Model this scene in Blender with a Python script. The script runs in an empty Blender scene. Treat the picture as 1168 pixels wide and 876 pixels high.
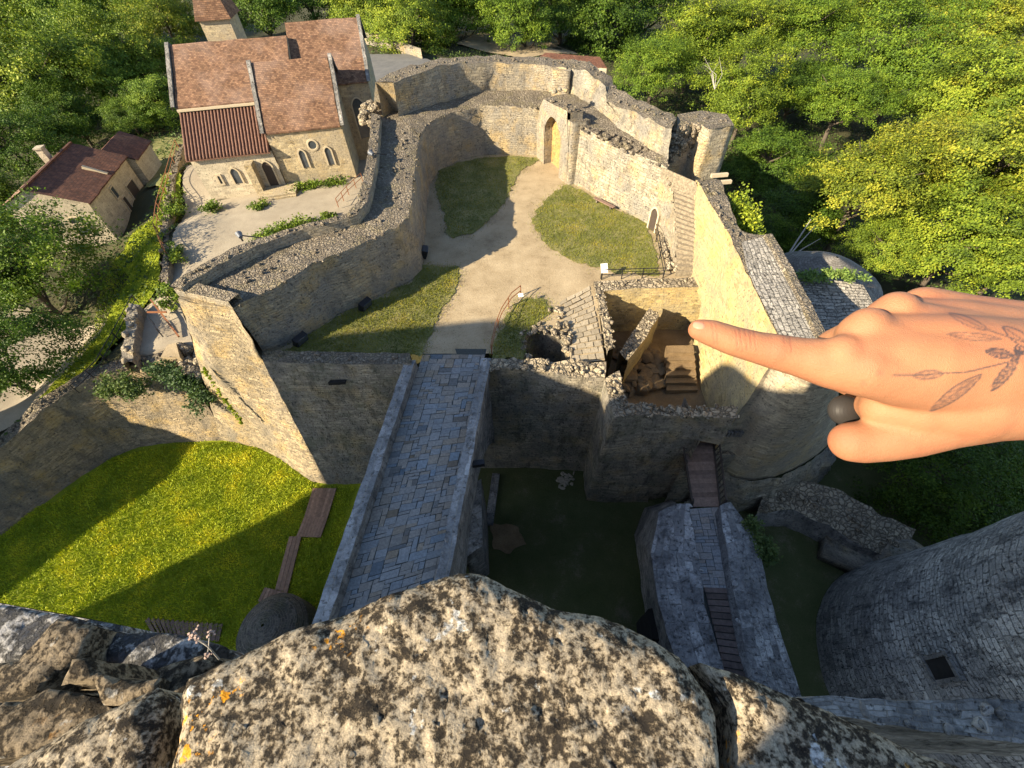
import bpy, bmesh, math, random
import numpy as np
from mathutils import Vector, Matrix, noise
from mathutils.geometry import delaunay_2d_cdt
random.seed(7); RNG = np.random.default_rng(7)
D = bpy.data; SC = bpy.context.scene; COL = SC.collection
PI = math.pi
# ------------------------------------------------------------------ camera geometry (metres; courtyard = 0)
H = 24.0; F = 495.0; CX, CY = 584.0, 438.0
PITCH = PI/2 - math.atan(417/F); ROLL = math.atan2(20, 417)
FW = np.array([0, math.cos(PITCH), -math.sin(PITCH)]); UP = np.array([0, math.sin(PITCH), math.cos(PITCH)]); RT = np.array([1., 0, 0])
_c, _s = math.cos(ROLL), math.sin(ROLL)
def ray(x, y):
    dx, dy = x-CX, -(y-CY)
    return FW*F + RT*(dx*_c+dy*_s) + UP*(-dx*_s+dy*_c)
def P(x, y, z=0.0):                       # point of the place at height z seen in this direction
    r = ray(x, y); t = (z-H)/r[2]
    return np.array([r[0]*t, r[1]*t, z])
def PL(pts, z=0.0):
    return [P(p[0], p[1], z if len(p) < 3 else p[2]) for p in pts]
def Q(x, y, d):                           # point at a distance d (along the view axis) in front of the eye
    return ray(x, y)/F*d + np.array([0, 0, H])
SUN_AZ, SUN_EL = math.radians(61), math.radians(27)
S_ = np.array([math.sin(SUN_AZ), math.cos(SUN_AZ), 0]); N_ = np.array([S_[1], -S_[0], 0]); TE = math.tan(SUN_EL)
def sp(u, w, q):                          # point that throws its shadow at (u, w); q = place along the sun's heading
    p = S_*q + N_*u; return np.array([p[0], p[1], w-TE*q])
def drop(line, z, out=0.0, ref=None):
    r = []
    for p in line:
        q = np.array([p[0], p[1], z])
        if out and ref is not None:
            d = np.array([p[0]-ref[0], p[1]-ref[1]]); d /= max(1e-6, np.hypot(*d)); q[0] += d[0]*out; q[1] += d[1]*out
        r.append(q)
    return r
def setz(line, z): return [np.array([p[0], p[1], z]) for p in line]
def shift(line, dx, dy, dz=0): return [np.array([p[0]+dx, p[1]+dy, p[2]+dz]) for p in line]
def offset(line, d):                      # push a polyline sideways (to its right) by d
    n = len(line); r = []
    for i in range(n):
        a = line[max(0, i-1)]; b = line[min(n-1, i+1)]
        t = np.array([b[0]-a[0], b[1]-a[1]]); t /= max(1e-6, np.hypot(*t))
        r.append(np.array([line[i][0]+t[1]*d, line[i][1]-t[0]*d, line[i][2]]))
    return r
# ------------------------------------------------------------------ mesh builder
def nz(p, amp, f=.9):
    v = noise.noise_vector(Vector(p)*f)
    w = noise.noise_vector(Vector(p)*f*3.7)
    return (p[0]+amp*(v[0]+.45*w[0]), p[1]+amp*(v[1]+.45*w[1]), p[2]+amp*(v[2]+.45*w[2]))
class MB:
    def __init__(s): s.v = []; s.f = []; s.uv = []; s.mi = []; s.col = []
    def grid(s, rows, uvs, mi=0):
        n = len(rows[0]); b = len(s.v)
        for r in rows: s.v.extend(r)
        for i in range(len(rows)-1):
            for j in range(n-1):
                s.f.append((b+i*n+j, b+i*n+j+1, b+(i+1)*n+j+1, b+(i+1)*n+j))
                s.uv.append((uvs[i][j], uvs[i][j+1], uvs[i+1][j+1], uvs[i+1][j])); s.mi.append(mi)
    def loft(s, lines, seg=.8, row=.8, amp=.07, mi=None, f=.9, closed=False, ragged=None):
        """ragged: {line index: amplitude} gives that line an irregular height"""
        if closed: lines = [list(l)+[l[0]] for l in lines]
        n = len(lines[0]); res = [[] for _ in lines]
        for j in range(n-1):
            m = max(1, math.ceil(max(np.linalg.norm(np.array(l[j+1])-np.array(l[j])) for l in lines)/seg))
            for k in range(m):
                for a, l in zip(res, lines): a.append(np.array(l[j])*(1-k/m)+np.array(l[j+1])*k/m)
        for a, l in zip(res, lines): a.append(np.array(l[-1], float))
        if ragged:
            for k, am in ragged.items():
                for p in res[k]:
                    p[2] += am*(noise.noise(Vector((p[0]*.8, p[1]*.8, k*0+3.3)))+.6*noise.noise(Vector((p[0]*2.6, p[1]*2.6, 9.1))))
        N = len(res[0]); u = [0.0]
        mean = [sum(a[j] for a in res)/len(res) for j in range(N)]
        for j in range(N-1): u.append(u[-1]+float(np.linalg.norm(mean[j+1]-mean[j])))
        v0 = 0.0
        for k in range(len(res)-1):
            A, B = res[k], res[k+1]; dist = [float(np.linalg.norm(B[j]-A[j])) for j in range(N)]
            m = max(1, math.ceil(max(dist)/row)); rows = []; uvs = []
            for i in range(m+1):
                t = i/m
                rows.append([nz(A[j]*(1-t)+B[j]*t, amp, f) if amp else tuple(A[j]*(1-t)+B[j]*t) for j in range(N)])
                uvs.append([(u[j], v0+max(dist)*t) for j in range(N)])
            s.grid(rows, uvs, 0 if mi is None else mi[min(k, len(mi)-1)]); v0 += max(dist)
    def poly(s, pts, mi=0, amp=0, flip=False, uvax=None):
        b = len(s.v); pts = [np.array(p, float) for p in pts]
        s.v.extend([nz(p, amp) if amp else tuple(p) for p in pts])
        idx = list(range(b, b+len(pts)))
        e = pts[1]-pts[0]; e /= max(1e-9, np.linalg.norm(e))
        nn = np.zeros(3)
        for i in range(len(pts)): nn += np.cross(pts[i]-pts[0], pts[(i+1) % len(pts)]-pts[0])
        nn /= max(1e-9, np.linalg.norm(nn)); g = np.cross(nn, e)
        uv = [(float((p-pts[0])@e), float((p-pts[0])@g)) for p in pts]
        if flip: idx.reverse(); uv.reverse()
        s.f.append(tuple(idx)); s.uv.append(tuple(uv)); s.mi.append(mi)
    def prism(s, foot, z0, z1, mi=(0, 0), amp=0.0, seg=.8, taper=0.0):
        c = np.mean([[p[0], p[1]] for p in foot], axis=0)
        top = [np.array([p[0], p[1], z1]) for p in foot]
        bot = [np.array([p[0]+(p[0]-c[0])*taper, p[1]+(p[1]-c[1])*taper, z0]) for p in foot]
        s.loft([bot, top], amp=amp, seg=seg, row=seg, closed=True, mi=[mi[0]])
        s.poly(top, mi[1], amp)
    def box(s, c, sz, rz=0.0, jit=0.0, mi=0, col=None, tilt=(0, 0)):
        R = Matrix.Rotation(rz, 3, 'Z') @ Matrix.Rotation(tilt[0], 3, 'X') @ Matrix.Rotation(tilt[1], 3, 'Y'); b = len(s.v)
        for sx, sy, sz_ in ((-1,-1,-1),(1,-1,-1),(1,1,-1),(-1,1,-1),(-1,-1,1),(1,-1,1),(1,1,1),(-1,1,1)):
            p = R @ Vector((sx*sz[0]/2+random.uniform(-jit, jit)*sz[0], sy*sz[1]/2+random.uniform(-jit, jit)*sz[1], sz_*sz[2]/2+random.uniform(-jit, jit)*sz[2]))
            s.v.append((p.x+c[0], p.y+c[1], p.z+c[2]))
        for q, (w, h) in (((0,3,2,1), (0,1)), ((4,5,6,7), (0,1)), ((0,1,5,4), (0,2)), ((1,2,6,5), (1,2)), ((2,3,7,6), (0,2)), ((3,0,4,7), (1,2))):
            s.f.append(tuple(b+i for i in q)); s.uv.append(((0,0),(sz[w],0),(sz[w],sz[h]),(0,sz[h]))); s.mi.append(mi)
            if col is not None: s.col.extend([col]*4)
    def beam(s, a, b, w, h, mi=0, col=None):
        a = Vector(a); b = Vector(b); d = b-a; L = d.length; x = d/L
        y = Vector((0,0,1)).cross(x); y = y.normalized() if y.length > 1e-4 else Vector((1,0,0)); z = x.cross(y)
        i0 = len(s.v)
        for e, sy, sz_ in ((0,-1,-1),(1,-1,-1),(1,1,-1),(0,1,-1),(0,-1,1),(1,-1,1),(1,1,1),(0,1,1)):
            p = a+d*e+y*sy*w/2+z*sz_*h/2; s.v.append(tuple(p))
        for q in ((0,3,2,1),(4,5,6,7),(0,1,5,4),(1,2,6,5),(2,3,7,6),(3,0,4,7)):
            s.f.append(tuple(i0+i for i in q)); s.uv.append(((0,0),(L,0),(L,w),(0,w))); s.mi.append(mi)
            if col is not None: s.col.extend([col]*4)
    def tube(s, pts, rad, n=8, mi=0, cap=True):
        pts = [Vector(p) for p in pts]; b = len(s.v); m = len(pts)
        up = Vector((0.13, 0.31, .94))
        for i, p in enumerate(pts):
            t = (pts[min(m-1, i+1)]-pts[max(0, i-1)]).normalized()
            x = t.cross(up); x = x.normalized() if x.length > 1e-3 else t.cross(Vector((1,0,0))).normalized(); y = t.cross(x)
            r = rad[i] if isinstance(rad, (list, tuple)) else rad
            for k in range(n):
                a = 2*PI*k/n; s.v.append(tuple(p+x*math.cos(a)*r+y*math.sin(a)*r))
        for i in range(m-1):
            for k in range(n):
                k2 = (k+1) % n
                s.f.append((b+i*n+k, b+i*n+k2, b+(i+1)*n+k2, b+(i+1)*n+k)); s.uv.append(((k/n, i),((k+1)/n, i),((k+1)/n, i+1),(k/n, i+1))); s.mi.append(mi)
        if cap:
            for base, rev in ((b, True), (b+(m-1)*n, False)):
                q = list(range(base, base+n)); q = q[::-1] if rev else q
                s.f.append(tuple(q)); s.uv.append(tuple((0, 0) for _ in q)); s.mi.append(mi)
    def lathe(s, c, prof, n=40, mi=0, amp=0.0, a0=0.0, a1=2*PI):
        lines = []
        for r, z in prof: lines.append([np.array([c[0]+r*math.cos(a0+(a1-a0)*k/n), c[1]+r*math.sin(a0+(a1-a0)*k/n), z]) for k in range(n+1)])
        s.loft(lines, seg=1.2, row=1.0, amp=amp, mi=[mi]*(len(lines)-1) if not isinstance(mi, (list, tuple)) else mi)
    def stone(s, c, sz, rz=0.0, mi=0):
        if not hasattr(MB, 'ico'):
            bm = bmesh.new(); bmesh.ops.create_icosphere(bm, subdivisions=2, radius=.5); bm.verts.ensure_lookup_table(); MB.ico = ([v.co.copy() for v in bm.verts], [tuple(v.index for v in f.verts) for f in bm.faces]); bm.free()
        V, Fc = MB.ico; b = len(s.v); o = Vector((random.uniform(0, 50), random.uniform(0, 50), 0)); cr, sr = math.cos(rz), math.sin(rz)
        pl = [(Vector((random.gauss(0, 1), random.gauss(0, 1), random.gauss(0, .6))).normalized(), random.uniform(.26, .4)) for _ in range(7)]
        for v in V:
            p = v*(1.15+.25*noise.noise(v*2.2+o))
            for n_, d in pl:
                k = p.dot(n_)-d
                if k > 0: p = p-n_*k*.85
            x, y, z = p.x*sz[0]*1.25, p.y*sz[1]*1.25, p.z*sz[2]*1.25; s.v.append((c[0]+x*cr-y*sr, c[1]+x*sr+y*cr, c[2]+z))
        for f in Fc: s.f.append(tuple(b+i for i in f)); s.uv.append(tuple((s.v[b+i][0], s.v[b+i][2]) for i in f)); s.mi.append(mi)
    def lumps(s, line, width, per_m, size, mi=0, lift=0.0):
        """loose weathered stones bedded along the top of a ruined wall"""
        for a, b in zip(line[:-1], line[1:]):
            a = np.array(a); b = np.array(b); L = float(np.linalg.norm(b-a)); t = (b-a)/max(L, 1e-6); nn = np.array([-t[1], t[0], 0])
            for k in range(int(L*per_m*width)):
                p = a+(b-a)*random.random()+nn*random.uniform(-.5, .5)*width
                z = random.uniform(.4, 1.3)*size
                s.stone((p[0], p[1], p[2]+lift+z*.05), (z*random.uniform(.8, 1.5), z*random.uniform(.7, 1.2), z*random.uniform(.5, .85)), random.uniform(0, 3), mi)
WORLD = {}
def make(name, mb, mats, parent=None, smooth=False, label=None, cat=None, group=None, kind=None, org=None):
    if not isinstance(mats, (list, tuple)): mats = [mats]
    me = D.meshes.new(name); o = D.objects.new(name, me); COL.objects.link(o)
    V = np.array(mb.v, dtype=float)
    if parent is not None: o.parent = parent; base = WORLD[parent.name]
    elif org is not None: base = np.array(org, float)
    else: base = np.array([V[:, 0].mean(), V[:, 1].mean(), V[:, 2].min()])
    if parent is not None:                # keep each part's origin at its own middle
        c = np.array([V[:, 0].mean(), V[:, 1].mean(), V[:, 2].min()]); o.location = c-base; WORLD[o.name] = c; V = V-c
    else: o.location = base; WORLD[o.name] = base; V = V-base
    me.from_pydata(V.tolist(), [], mb.f)
    for m in mats: me.materials.append(m)
    if len(mats) > 1: me.polygons.foreach_set('material_index', mb.mi)
    if mb.uv:
        uv = me.uv_layers.new(name='UVMap'); uv.data.foreach_set('uv', [c for f in mb.uv for p in f for c in p])
    if mb.col:
        ca = me.color_attributes.new('tint', 'FLOAT_COLOR', 'CORNER'); ca.data.foreach_set('color', [c for q in mb.col for c in (q[0], q[1], q[2], 1)])
    if smooth: me.polygons.foreach_set('use_smooth', [True]*len(me.polygons))
    me.update(); tag(o, label, cat, group, kind); return o
def tag(o, label=None, cat=None, group=None, kind=None):
    if label: o['label'] = label
    if cat: o['category'] = cat
    if group: o['group'] = group
    if kind: o['kind'] = kind
    return o
def thing(name, label, cat, loc, group=None, rz=0.0):
    o = D.objects.new(name, None); COL.objects.link(o); o.location = loc; o.rotation_euler = (0, 0, rz); o.empty_display_size = .3
    WORLD[o.name] = np.array(loc, float); return tag(o, label, cat, group)
def twin(root, loc, label, rz=0.0, scale=None):      # a copy of a thing with its parts and sub-parts
    r = root.copy(); COL.objects.link(r); r.location = loc; r.rotation_euler = (0, 0, rz); r['label'] = label
    if scale: r.scale = scale
    for ch in list(root.children):
        c = ch.copy(); COL.objects.link(c); c.parent = r
        for g in list(ch.children):
            d = g.copy(); COL.objects.link(d); d.parent = c
    return r
# ------------------------------------------------------------------ materials
def newmat(name):
    m = D.materials.new(name); m.use_nodes = True; nt = m.node_tree; nt.nodes.clear()
    out = nt.nodes.new('ShaderNodeOutputMaterial'); b = nt.nodes.new('ShaderNodeBsdfPrincipled')
    b.inputs['Roughness'].default_value = .9; b.inputs['Specular IOR Level'].default_value = .2
    nt.links.new(b.outputs[0], out.inputs[0]); return m, nt, b, out
class NT:
    def __init__(s, nt): s.nt = nt; s.pos = None
    def n(s, t, **kw):
        x = s.nt.nodes.new('ShaderNode'+t)
        for k, v in kw.items(): setattr(x, k, v)
        return x
    def l(s, a, b): s.nt.links.new(a, b)
    def P(s):
        if s.pos is None: s.pos = s.n('NewGeometry').outputs['Position']
        return s.pos
    def noise(s, scale, detail=4, rough=.6, vec=None, off=0.0, dist=0.0):
        x = s.n('TexNoise'); x.inputs['Scale'].default_value = scale; x.inputs['Detail'].default_value = detail; x.inputs['Roughness'].default_value = rough; x.inputs['Distortion'].default_value = dist
        v = vec if vec is not None else s.P()
        if off:
            a = s.n('VectorMath', operation='ADD'); s.l(v, a.inputs[0]); a.inputs[1].default_value = (off, off*.7, -off); v = a.outputs[0]
        s.l(v, x.inputs['Vector']); return x.outputs[0]
    def ramp(s, fac, stops, interp='LINEAR'):
        x = s.n('ValToRGB'); e = x.color_ramp.elements; x.color_ramp.interpolation = interp
        while len(e) < len(stops): e.new(.5)
        for el, (p, c) in zip(e, stops): el.position = p; el.color = (c, c, c, 1) if isinstance(c, (int, float)) else (*c, 1)
        s.l(fac, x.inputs[0]); return x.outputs[0]
    def mix(s, fac, a, b, mode='MIX'):
        x = s.n('MixRGB', blend_type=mode)
        for i, v in ((0, fac), (1, a), (2, b)):
            if isinstance(v, (int, float)): x.inputs[i].default_value = v if i == 0 else (v, v, v, 1)
            elif isinstance(v, tuple): x.inputs[i].default_value = (*v, 1)
            else: s.l(v, x.inputs[i])
        return x.outputs[0]
    def math(s, op, a, b=0.0):
        x = s.n('Math', operation=op)
        for i, v in ((0, a), (1, b)):
            if isinstance(v, (int, float)): x.inputs[i].default_value = v
            else: s.l(v, x.inputs[i])
        return x.outputs[0]
    def bump(s, h, strength, dist, prev=None):
        x = s.n('Bump'); x.inputs['Strength'].default_value = strength; x.inputs['Distance'].default_value = dist; s.l(h, x.inputs['Height'])
        if prev is not None: s.l(prev, x.inputs['Normal'])
        return x.outputs[0]
def masonry(name, ca, cb, stain, soot=(.07, .065, .06), bw=.55, bh=.24, soot_amt=.5, ochre=0.0, bump=1.0, moss=0.0, mortar=(.30, .26, .20)):
    m, nt, b, out = newmat(name); g = NT(nt)
    uv = g.n('UVMap').outputs[0]
    wob = g.n('TexNoise'); wob.inputs['Scale'].default_value = 1.7; wob.inputs['Detail'].default_value = 3; g.l(g.P(), wob.inputs['Vector'])
    a = g.n('VectorMath', operation='MULTIPLY_ADD'); g.l(wob.outputs['Color'], a.inputs[0]); a.inputs[1].default_value = (.28, .22, 0); g.l(uv, a.inputs[2])
    br = g.n('TexBrick'); br.offset = .43; br.squash = 1.35; br.squash_frequency = 3
    for k, v in (('Scale', 1), ('Brick Width', bw), ('Row Height', bh), ('Mortar Size', .022), ('Mortar Smooth', .6), ('Bias', 0)): br.inputs[k].default_value = v
    br.inputs['Color1'].default_value = (0,0,0,1); br.inputs['Color2'].default_value = (1,1,1,1); br.inputs['Mortar'].default_value = (.45,.45,.45,1)
    g.l(a.outputs[0], br.inputs['Vector'])
    br2 = g.n('TexBrick'); br2.offset = .37; br2.squash = .8; br2.squash_frequency = 2
    for k, v in (('Scale', 1), ('Brick Width', bw*1.75), ('Row Height', bh*1.6), ('Mortar Size', .03), ('Mortar Smooth', .5), ('Bias', 0)): br2.inputs[k].default_value = v
    br2.inputs['Color1'].default_value = (0,0,0,1); br2.inputs['Color2'].default_value = (1,1,1,1); br2.inputs['Mortar'].default_value = (.45,.45,.45,1); g.l(a.outputs[0], br2.inputs['Vector'])
    sel = g.ramp(g.noise(.22, 3, .6, off=140), [(.49, 0), (.53, 1)]); bcol = g.mix(sel, br.outputs['Color'], br2.outputs['Color']); bfac = g.mix(sel, br.outputs['Fac'], br2.outputs['Fac'])
    col = g.ramp(bcol, [(0, tuple(x*.72 for x in cb)), (.5, tuple((x+y)/2 for x, y in zip(ca, cb))), (1, tuple(x*1.12 for x in ca))])
    fine = g.noise(7, 6, .7)
    col = g.mix(1, col, g.ramp(fine, [(.25, .62), (.7, 1.2)]), 'MULTIPLY')
    big = g.noise(.35, 5, .65)
    col = g.mix(g.ramp(big, [(.42, 0), (.62, 1)]), col, g.mix(1, stain, g.ramp(fine, [(.25, .6), (.75, 1.25)]), 'MULTIPLY'))
    if ochre: col = g.mix(g.math('MULTIPLY', g.ramp(g.noise(.5, 4, .6, off=31), [(.5, 0), (.68, 1)]), ochre), col, (.52, .34, .10))
    col = g.mix(g.math('MULTIPLY', bfac, .55), col, mortar)
    # dark crusts, running down the wall
    mp = g.n('Mapping'); g.l(g.P(), mp.inputs[0]); mp.inputs['Scale'].default_value = (1, 1, .35)
    sl = g.noise(1.3, 8, .72, vec=mp.outputs[0])
    col = g.mix(g.math('MULTIPLY', g.ramp(sl, [(.5, 0), (.64, 1)]), soot_amt), col, soot)
    pit = g.noise(5.5, 3, .6, off=5)
    col = g.mix(g.ramp(pit, [(.60, 0), (.68, .8)]), col, soot)
    if moss: col = g.mix(g.math('MULTIPLY', g.ramp(g.noise(.6, 6, .7, off=77), [(.5, 0), (.62, 1)]), moss), col, (.055, .075, .025))
    g.l(col, b.inputs['Base Color'])
    h = g.math('SUBTRACT', g.math('ADD', g.math('MULTIPLY', g.noise(4, 5, .7), .9), g.math('MULTIPLY', bcol, .35)), g.math('MULTIPLY', bfac, .55))
    h = g.math('SUBTRACT', h, g.ramp(pit, [(.58, 0), (.68, .5)]))
    g.l(g.bump(h, .9*bump, .14), b.inputs['Normal']); return m
def cobble(name, ca, cb, scale=3.2, grout=(.07, .06, .05), moss=0.0, strength=1.0):
    m, nt, b, out = newmat(name); g = NT(nt)
    wob = g.n('TexNoise'); wob.inputs['Scale'].default_value = 2.5; g.l(g.P(), wob.inputs['Vector'])
    a = g.n('VectorMath', operation='MULTIPLY_ADD'); g.l(wob.outputs['Color'], a.inputs[0]); a.inputs[1].default_value = (.55, .55, .55); g.l(g.P(), a.inputs[2])
    v = g.n('TexVoronoi'); v.inputs['Scale'].default_value = scale; g.l(a.outputs[0], v.inputs['Vector'])
    e = g.n('TexVoronoi', feature='DISTANCE_TO_EDGE'); e.inputs['Scale'].default_value = scale; g.l(a.outputs[0], e.inputs['Vector'])
    sep = g.n('SeparateColor'); g.l(v.outputs['Color'], sep.inputs[0])
    col = g.ramp(sep.outputs[0], [(0, cb), (1, ca)])
    col = g.mix(1, col, g.ramp(g.noise(9, 5, .7), [(.25, .6), (.75, 1.25)]), 'MULTIPLY')
    col = g.mix(1, col, g.ramp(g.noise(.5, 4, .6), [(.3, .75), (.7, 1.2)]), 'MULTIPLY')
    if moss: col = g.mix(g.math('MULTIPLY', g.ramp(g.noise(.7, 6, .7, off=12), [(.5, 0), (.62, 1)]), moss), col, (.20, .17, .085))
    ed = g.ramp(e.outputs['Distance'], [(0.0, 0), (.14, 1)])
    col = g.mix(ed, grout, col); g.l(col, b.inputs['Base Color'])
    h = g.math('ADD', g.ramp(e.outputs['Distance'], [(0, 0), (.22, 1)]), g.math('MULTIPLY', sep.outputs[1], .5))
    g.l(g.bump(g.math('ADD', h, g.math('MULTIPLY', g.noise(8, 4), .4)), strength, .09), b.inputs['Normal']); return m
def ground(name, stops, scale=.6, fine=9, pebbles=0.0, bump=.03, fstr=.5, moist=None):
    m, nt, b, out = newmat(name); g = NT(nt)
    col = g.ramp(g.math('ADD', g.math('MULTIPLY', g.noise(scale, 6, .65), .75), g.math('MULTIPLY', g.noise(fine, 4, .7, off=3), .25)), stops)
    col = g.mix(1, col, g.ramp(g.noise(fine*3, 4, .75), [(.25, 1-fstr*.6), (.75, 1+fstr*.35)]), 'MULTIPLY')
    if pebbles:
        v = g.n('TexVoronoi'); v.inputs['Scale'].default_value = 5; g.l(g.P(), v.inputs['Vector'])
        k = g.math('MULTIPLY', g.ramp(g.math('ADD', v.outputs['Distance'], g.math('MULTIPLY', g.noise(4, 4, .6, off=17), .5)), [(.36, 1), (.44, 0)]), g.ramp(g.noise(.35, 4, .6, off=40), [(.46, 0), (.58, pebbles)]))
        col = g.mix(k, col, (.11, .09, .06))
    if moist: col = g.mix(g.ramp(g.noise(.25, 4, .6, off=90), [(.5, 0), (.65, .8)]), col, moist)
    g.l(col, b.inputs['Base Color']); b.inputs['Roughness'].default_value = 1
    g.l(g.bump(g.noise(fine, 6, .75), .8, bump), b.inputs['Normal']); return m
def plain(name, col, rough=.7, metal=0.0, var=.35, sc=6, spec=.3, tint=False, bump=0.0):
    m, nt, b, out = newmat(name); g = NT(nt)
    c = g.mix(1, col, g.ramp(g.noise(sc, 5, .7), [(.25, 1-var), (.75, 1+var*.6)]), 'MULTIPLY')
    if tint:
        at = g.n('VertexColor', layer_name='tint'); c = g.mix(1, at.outputs[0], g.ramp(g.noise(sc, 5, .7), [(.25, 1-var), (.75, 1+var*.6)]), 'MULTIPLY')
    g.l(c, b.inputs['Base Color']); b.inputs['Roughness'].default_value = rough; b.inputs['Metallic'].default_value = metal; b.inputs['Specular IOR Level'].default_value = spec
    if bump: g.l(g.bump(g.noise(sc*2, 5, .7), .7, bump), b.inputs['Normal'])
    return m
def tiles(name, ca, cb, bw=.22, bh=.16, pale=0.0):
    m, nt, b, out = newmat(name); g = NT(nt); uv = g.n('UVMap').outputs[0]
    br = g.n('TexBrick'); br.offset = .5
    for k, v in (('Scale', 1), ('Brick Width', bw), ('Row Height', bh), ('Mortar Size', .012), ('Mortar Smooth', .3), ('Bias', 0)): br.inputs[k].default_value = v
    br.inputs['Color1'].default_value = (0,0,0,1); br.inputs['Color2'].default_value = (1,1,1,1); br.inputs['Mortar'].default_value = (.1,.1,.1,1); g.l(uv, br.inputs['Vector'])
    col = g.ramp(br.outputs['Color'], [(0, cb), (1, ca)])
    col = g.mix(1, col, g.ramp(g.noise(.9, 6, .7), [(.28, .55), (.7, 1.25)]), 'MULTIPLY')
    if pale: col = g.mix(g.math('MULTIPLY', g.ramp(g.noise(.22, 5, .6, off=8), [(.47, 0), (.62, 1)]), pale), col, (.55, .42, .36))
    col = g.mix(g.ramp(g.noise(2.2, 5, .7, off=50), [(.6, 0), (.68, .6)]), col, (.09, .075, .06))
    col = g.mix(g.math('MULTIPLY', br.outputs['Fac'], .7), col, (.06, .035, .025))
    g.l(col, b.inputs['Base Color'])
    sw = g.n('SeparateXYZ'); g.l(uv, sw.inputs[0]); saw = g.math('FRACT', g.math('DIVIDE', sw.outputs[1], bh))
    g.l(g.bump(g.math('ADD', saw, g.math('MULTIPLY', br.outputs['Color'], .6)), .8, .05), b.inputs['Normal']); return m
def leafmat(name, ca, cb, cc, trans=.35):
    m, nt, b, out = newmat(name); g = NT(nt)
    at = g.n('Attribute', attribute_name='tone').outputs['Fac']
    oi = g.n('ObjectInfo')
    col = g.ramp(at, [(0, cb), (.55, ca), (1, cc)])
    col = g.mix(1, col, oi.outputs['Color'], 'MULTIPLY'); g.l(col, b.inputs['Base Color']); b.inputs['Roughness'].default_value = .6
    tr = g.n('BsdfTranslucent'); g.l(g.mix(1, col, (1.1, 1.25, .5), 'MULTIPLY'), tr.inputs[0]); mx = g.n('MixShader'); mx.inputs[0].default_value = trans
    g.l(b.outputs[0], mx.inputs[1]); g.l(tr.outputs[0], mx.inputs[2]); g.l(mx.outputs[0], out.inputs[0]); return m
LIME = (.39, .325, .225); LIME2 = (.33, .285, .21); GREYW = (.235, .215, .185)
M_WALL = masonry('limestone_masonry', LIME, LIME2, (.27, .245, .205), ochre=.45, soot_amt=.35)
M_WARM = masonry('ochre_limestone', (.52, .405, .19), (.41, .32, .155), (.34, .28, .17), bw=.6, bh=.28, ochre=.5, soot_amt=.15, bump=.6)
M_MOAT = masonry('moat_masonry', (.38, .33, .25), (.27, .235, .18), (.20, .185, .16), soot=(.04, .037, .032), bw=.5, bh=.2, soot_amt=.6, ochre=.3, moss=.25)
M_GREY = masonry('grey_masonry', (.36, .34, .31), (.25, .235, .215), (.17, .165, .155), soot=(.045, .045, .045), bw=.6, bh=.3, soot_amt=.75, bump=1.1)
M_CHURCH = masonry('church_limestone', (.48, .39, .235), (.37, .30, .19), (.37, .31, .215), bw=.6, bh=.28, ochre=.25, soot_amt=.12, bump=.5)
M_TOP = cobble('wall_top_rubble', (.27, .23, .175), (.165, .14, .105), 3.6, grout=(.11,.09,.068), moss=.55)
M_RUB = cobble('loose_rubble', (.42, .35, .245), (.24, .20, .145), 2.6, grout=(.09,.075,.055))
M_LAUZE = masonry('stone_roof_slabs', (.42, .39, .34), (.28, .26, .23), (.3, .28, .25), bw=.55, bh=.2, soot_amt=.35, mortar=(.04, .04, .04), bump=1.6)
M_PLASTER = masonry('lime_plaster', (.50, .43, .31), (.45, .39, .285), (.42, .36, .26), bw=.9, bh=.45, soot_amt=.08, bump=.25, mortar=(.58, .5, .37))
M_TILE = tiles('flat_clay_tiles', (.265, .152, .09), (.115, .062, .04), .3, .22, pale=.14)
M_TILED = tiles('aged_shaded_tiles', (.15, .068, .042), (.08, .038, .028), .3, .3)  # dark tiles of the sheds; also carry the shade of the house's right slope
M_CANAL = plain('clay_canal_tiles', (.155, .08, .055), .85, var=.6, sc=5, bump=.02)
M_SLATE = tiles('slate', (.20, .19, .175), (.12, .115, .105), .3, .2)
M_SAND = ground('sand_path', [(.32, (.22, .165, .10)), (.45, (.32, .25, .155)), (.68, (.43, .345, .225))], .45, 6, pebbles=1.0, bump=.05, fstr=.55)
M_GRAVEL = ground('pale_gravel', [(.3, (.25, .21, .155)), (.7, (.37, .32, .24))], .5, 9, bump=.05, fstr=.7)
M_DRY = ground('dry_grass', [(.3, (.10, .11, .035)), (.5, (.17, .17, .06)), (.68, (.30, .26, .12))], .55, 10, bump=.09, fstr=.9)
M_LAWN = ground('lush_grass', [(.3, (.12, .17, .012)), (.55, (.24, .275, .016)), (.72, (.37, .35, .023))], .3, 9, bump=.1, fstr=.8)
M_FLOOR = ground('forest_floor', [(.3, (.035, .04, .018)), (.6, (.07, .065, .03)), (.75, (.11, .09, .05))], .3, 6, bump=.1, fstr=.9)
M_EARTH = ground('earth', [(.3, (.14, .095, .05)), (.7, (.27, .19, .105))], .7, 7, bump=.1, fstr=.7)
M_ASPH = ground('road_asphalt', [(.3, (.10, .10, .10)), (.7, (.17, .165, .155))], .5, 20, bump=.01, fstr=.3)
M_SLAB = plain('paving_slabs', (.3, .3, .3), .75, var=.4, sc=7, tint=True, bump=.02)
M_JOINT = plain('paving_joints', (.06, .065, .06), 1, sc=9)
M_WOOD = plain('weathered_boards', (.2, .13, .09), .8, var=.45, sc=4, tint=True, bump=.015)
M_DARKW = plain('dark_oak', (.06, .045, .035), .7, var=.4, sc=9)
M_RUST = plain('rusty_metal', (.26, .11, .05), .8, .2, sc=9)
M_BLACK = plain('black_metal', (.025, .025, .028), .5, .3, sc=9)
M_STEEL = plain('pale_metal', (.12, .13, .15), .5, .2, sc=9, var=.15)
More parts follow.
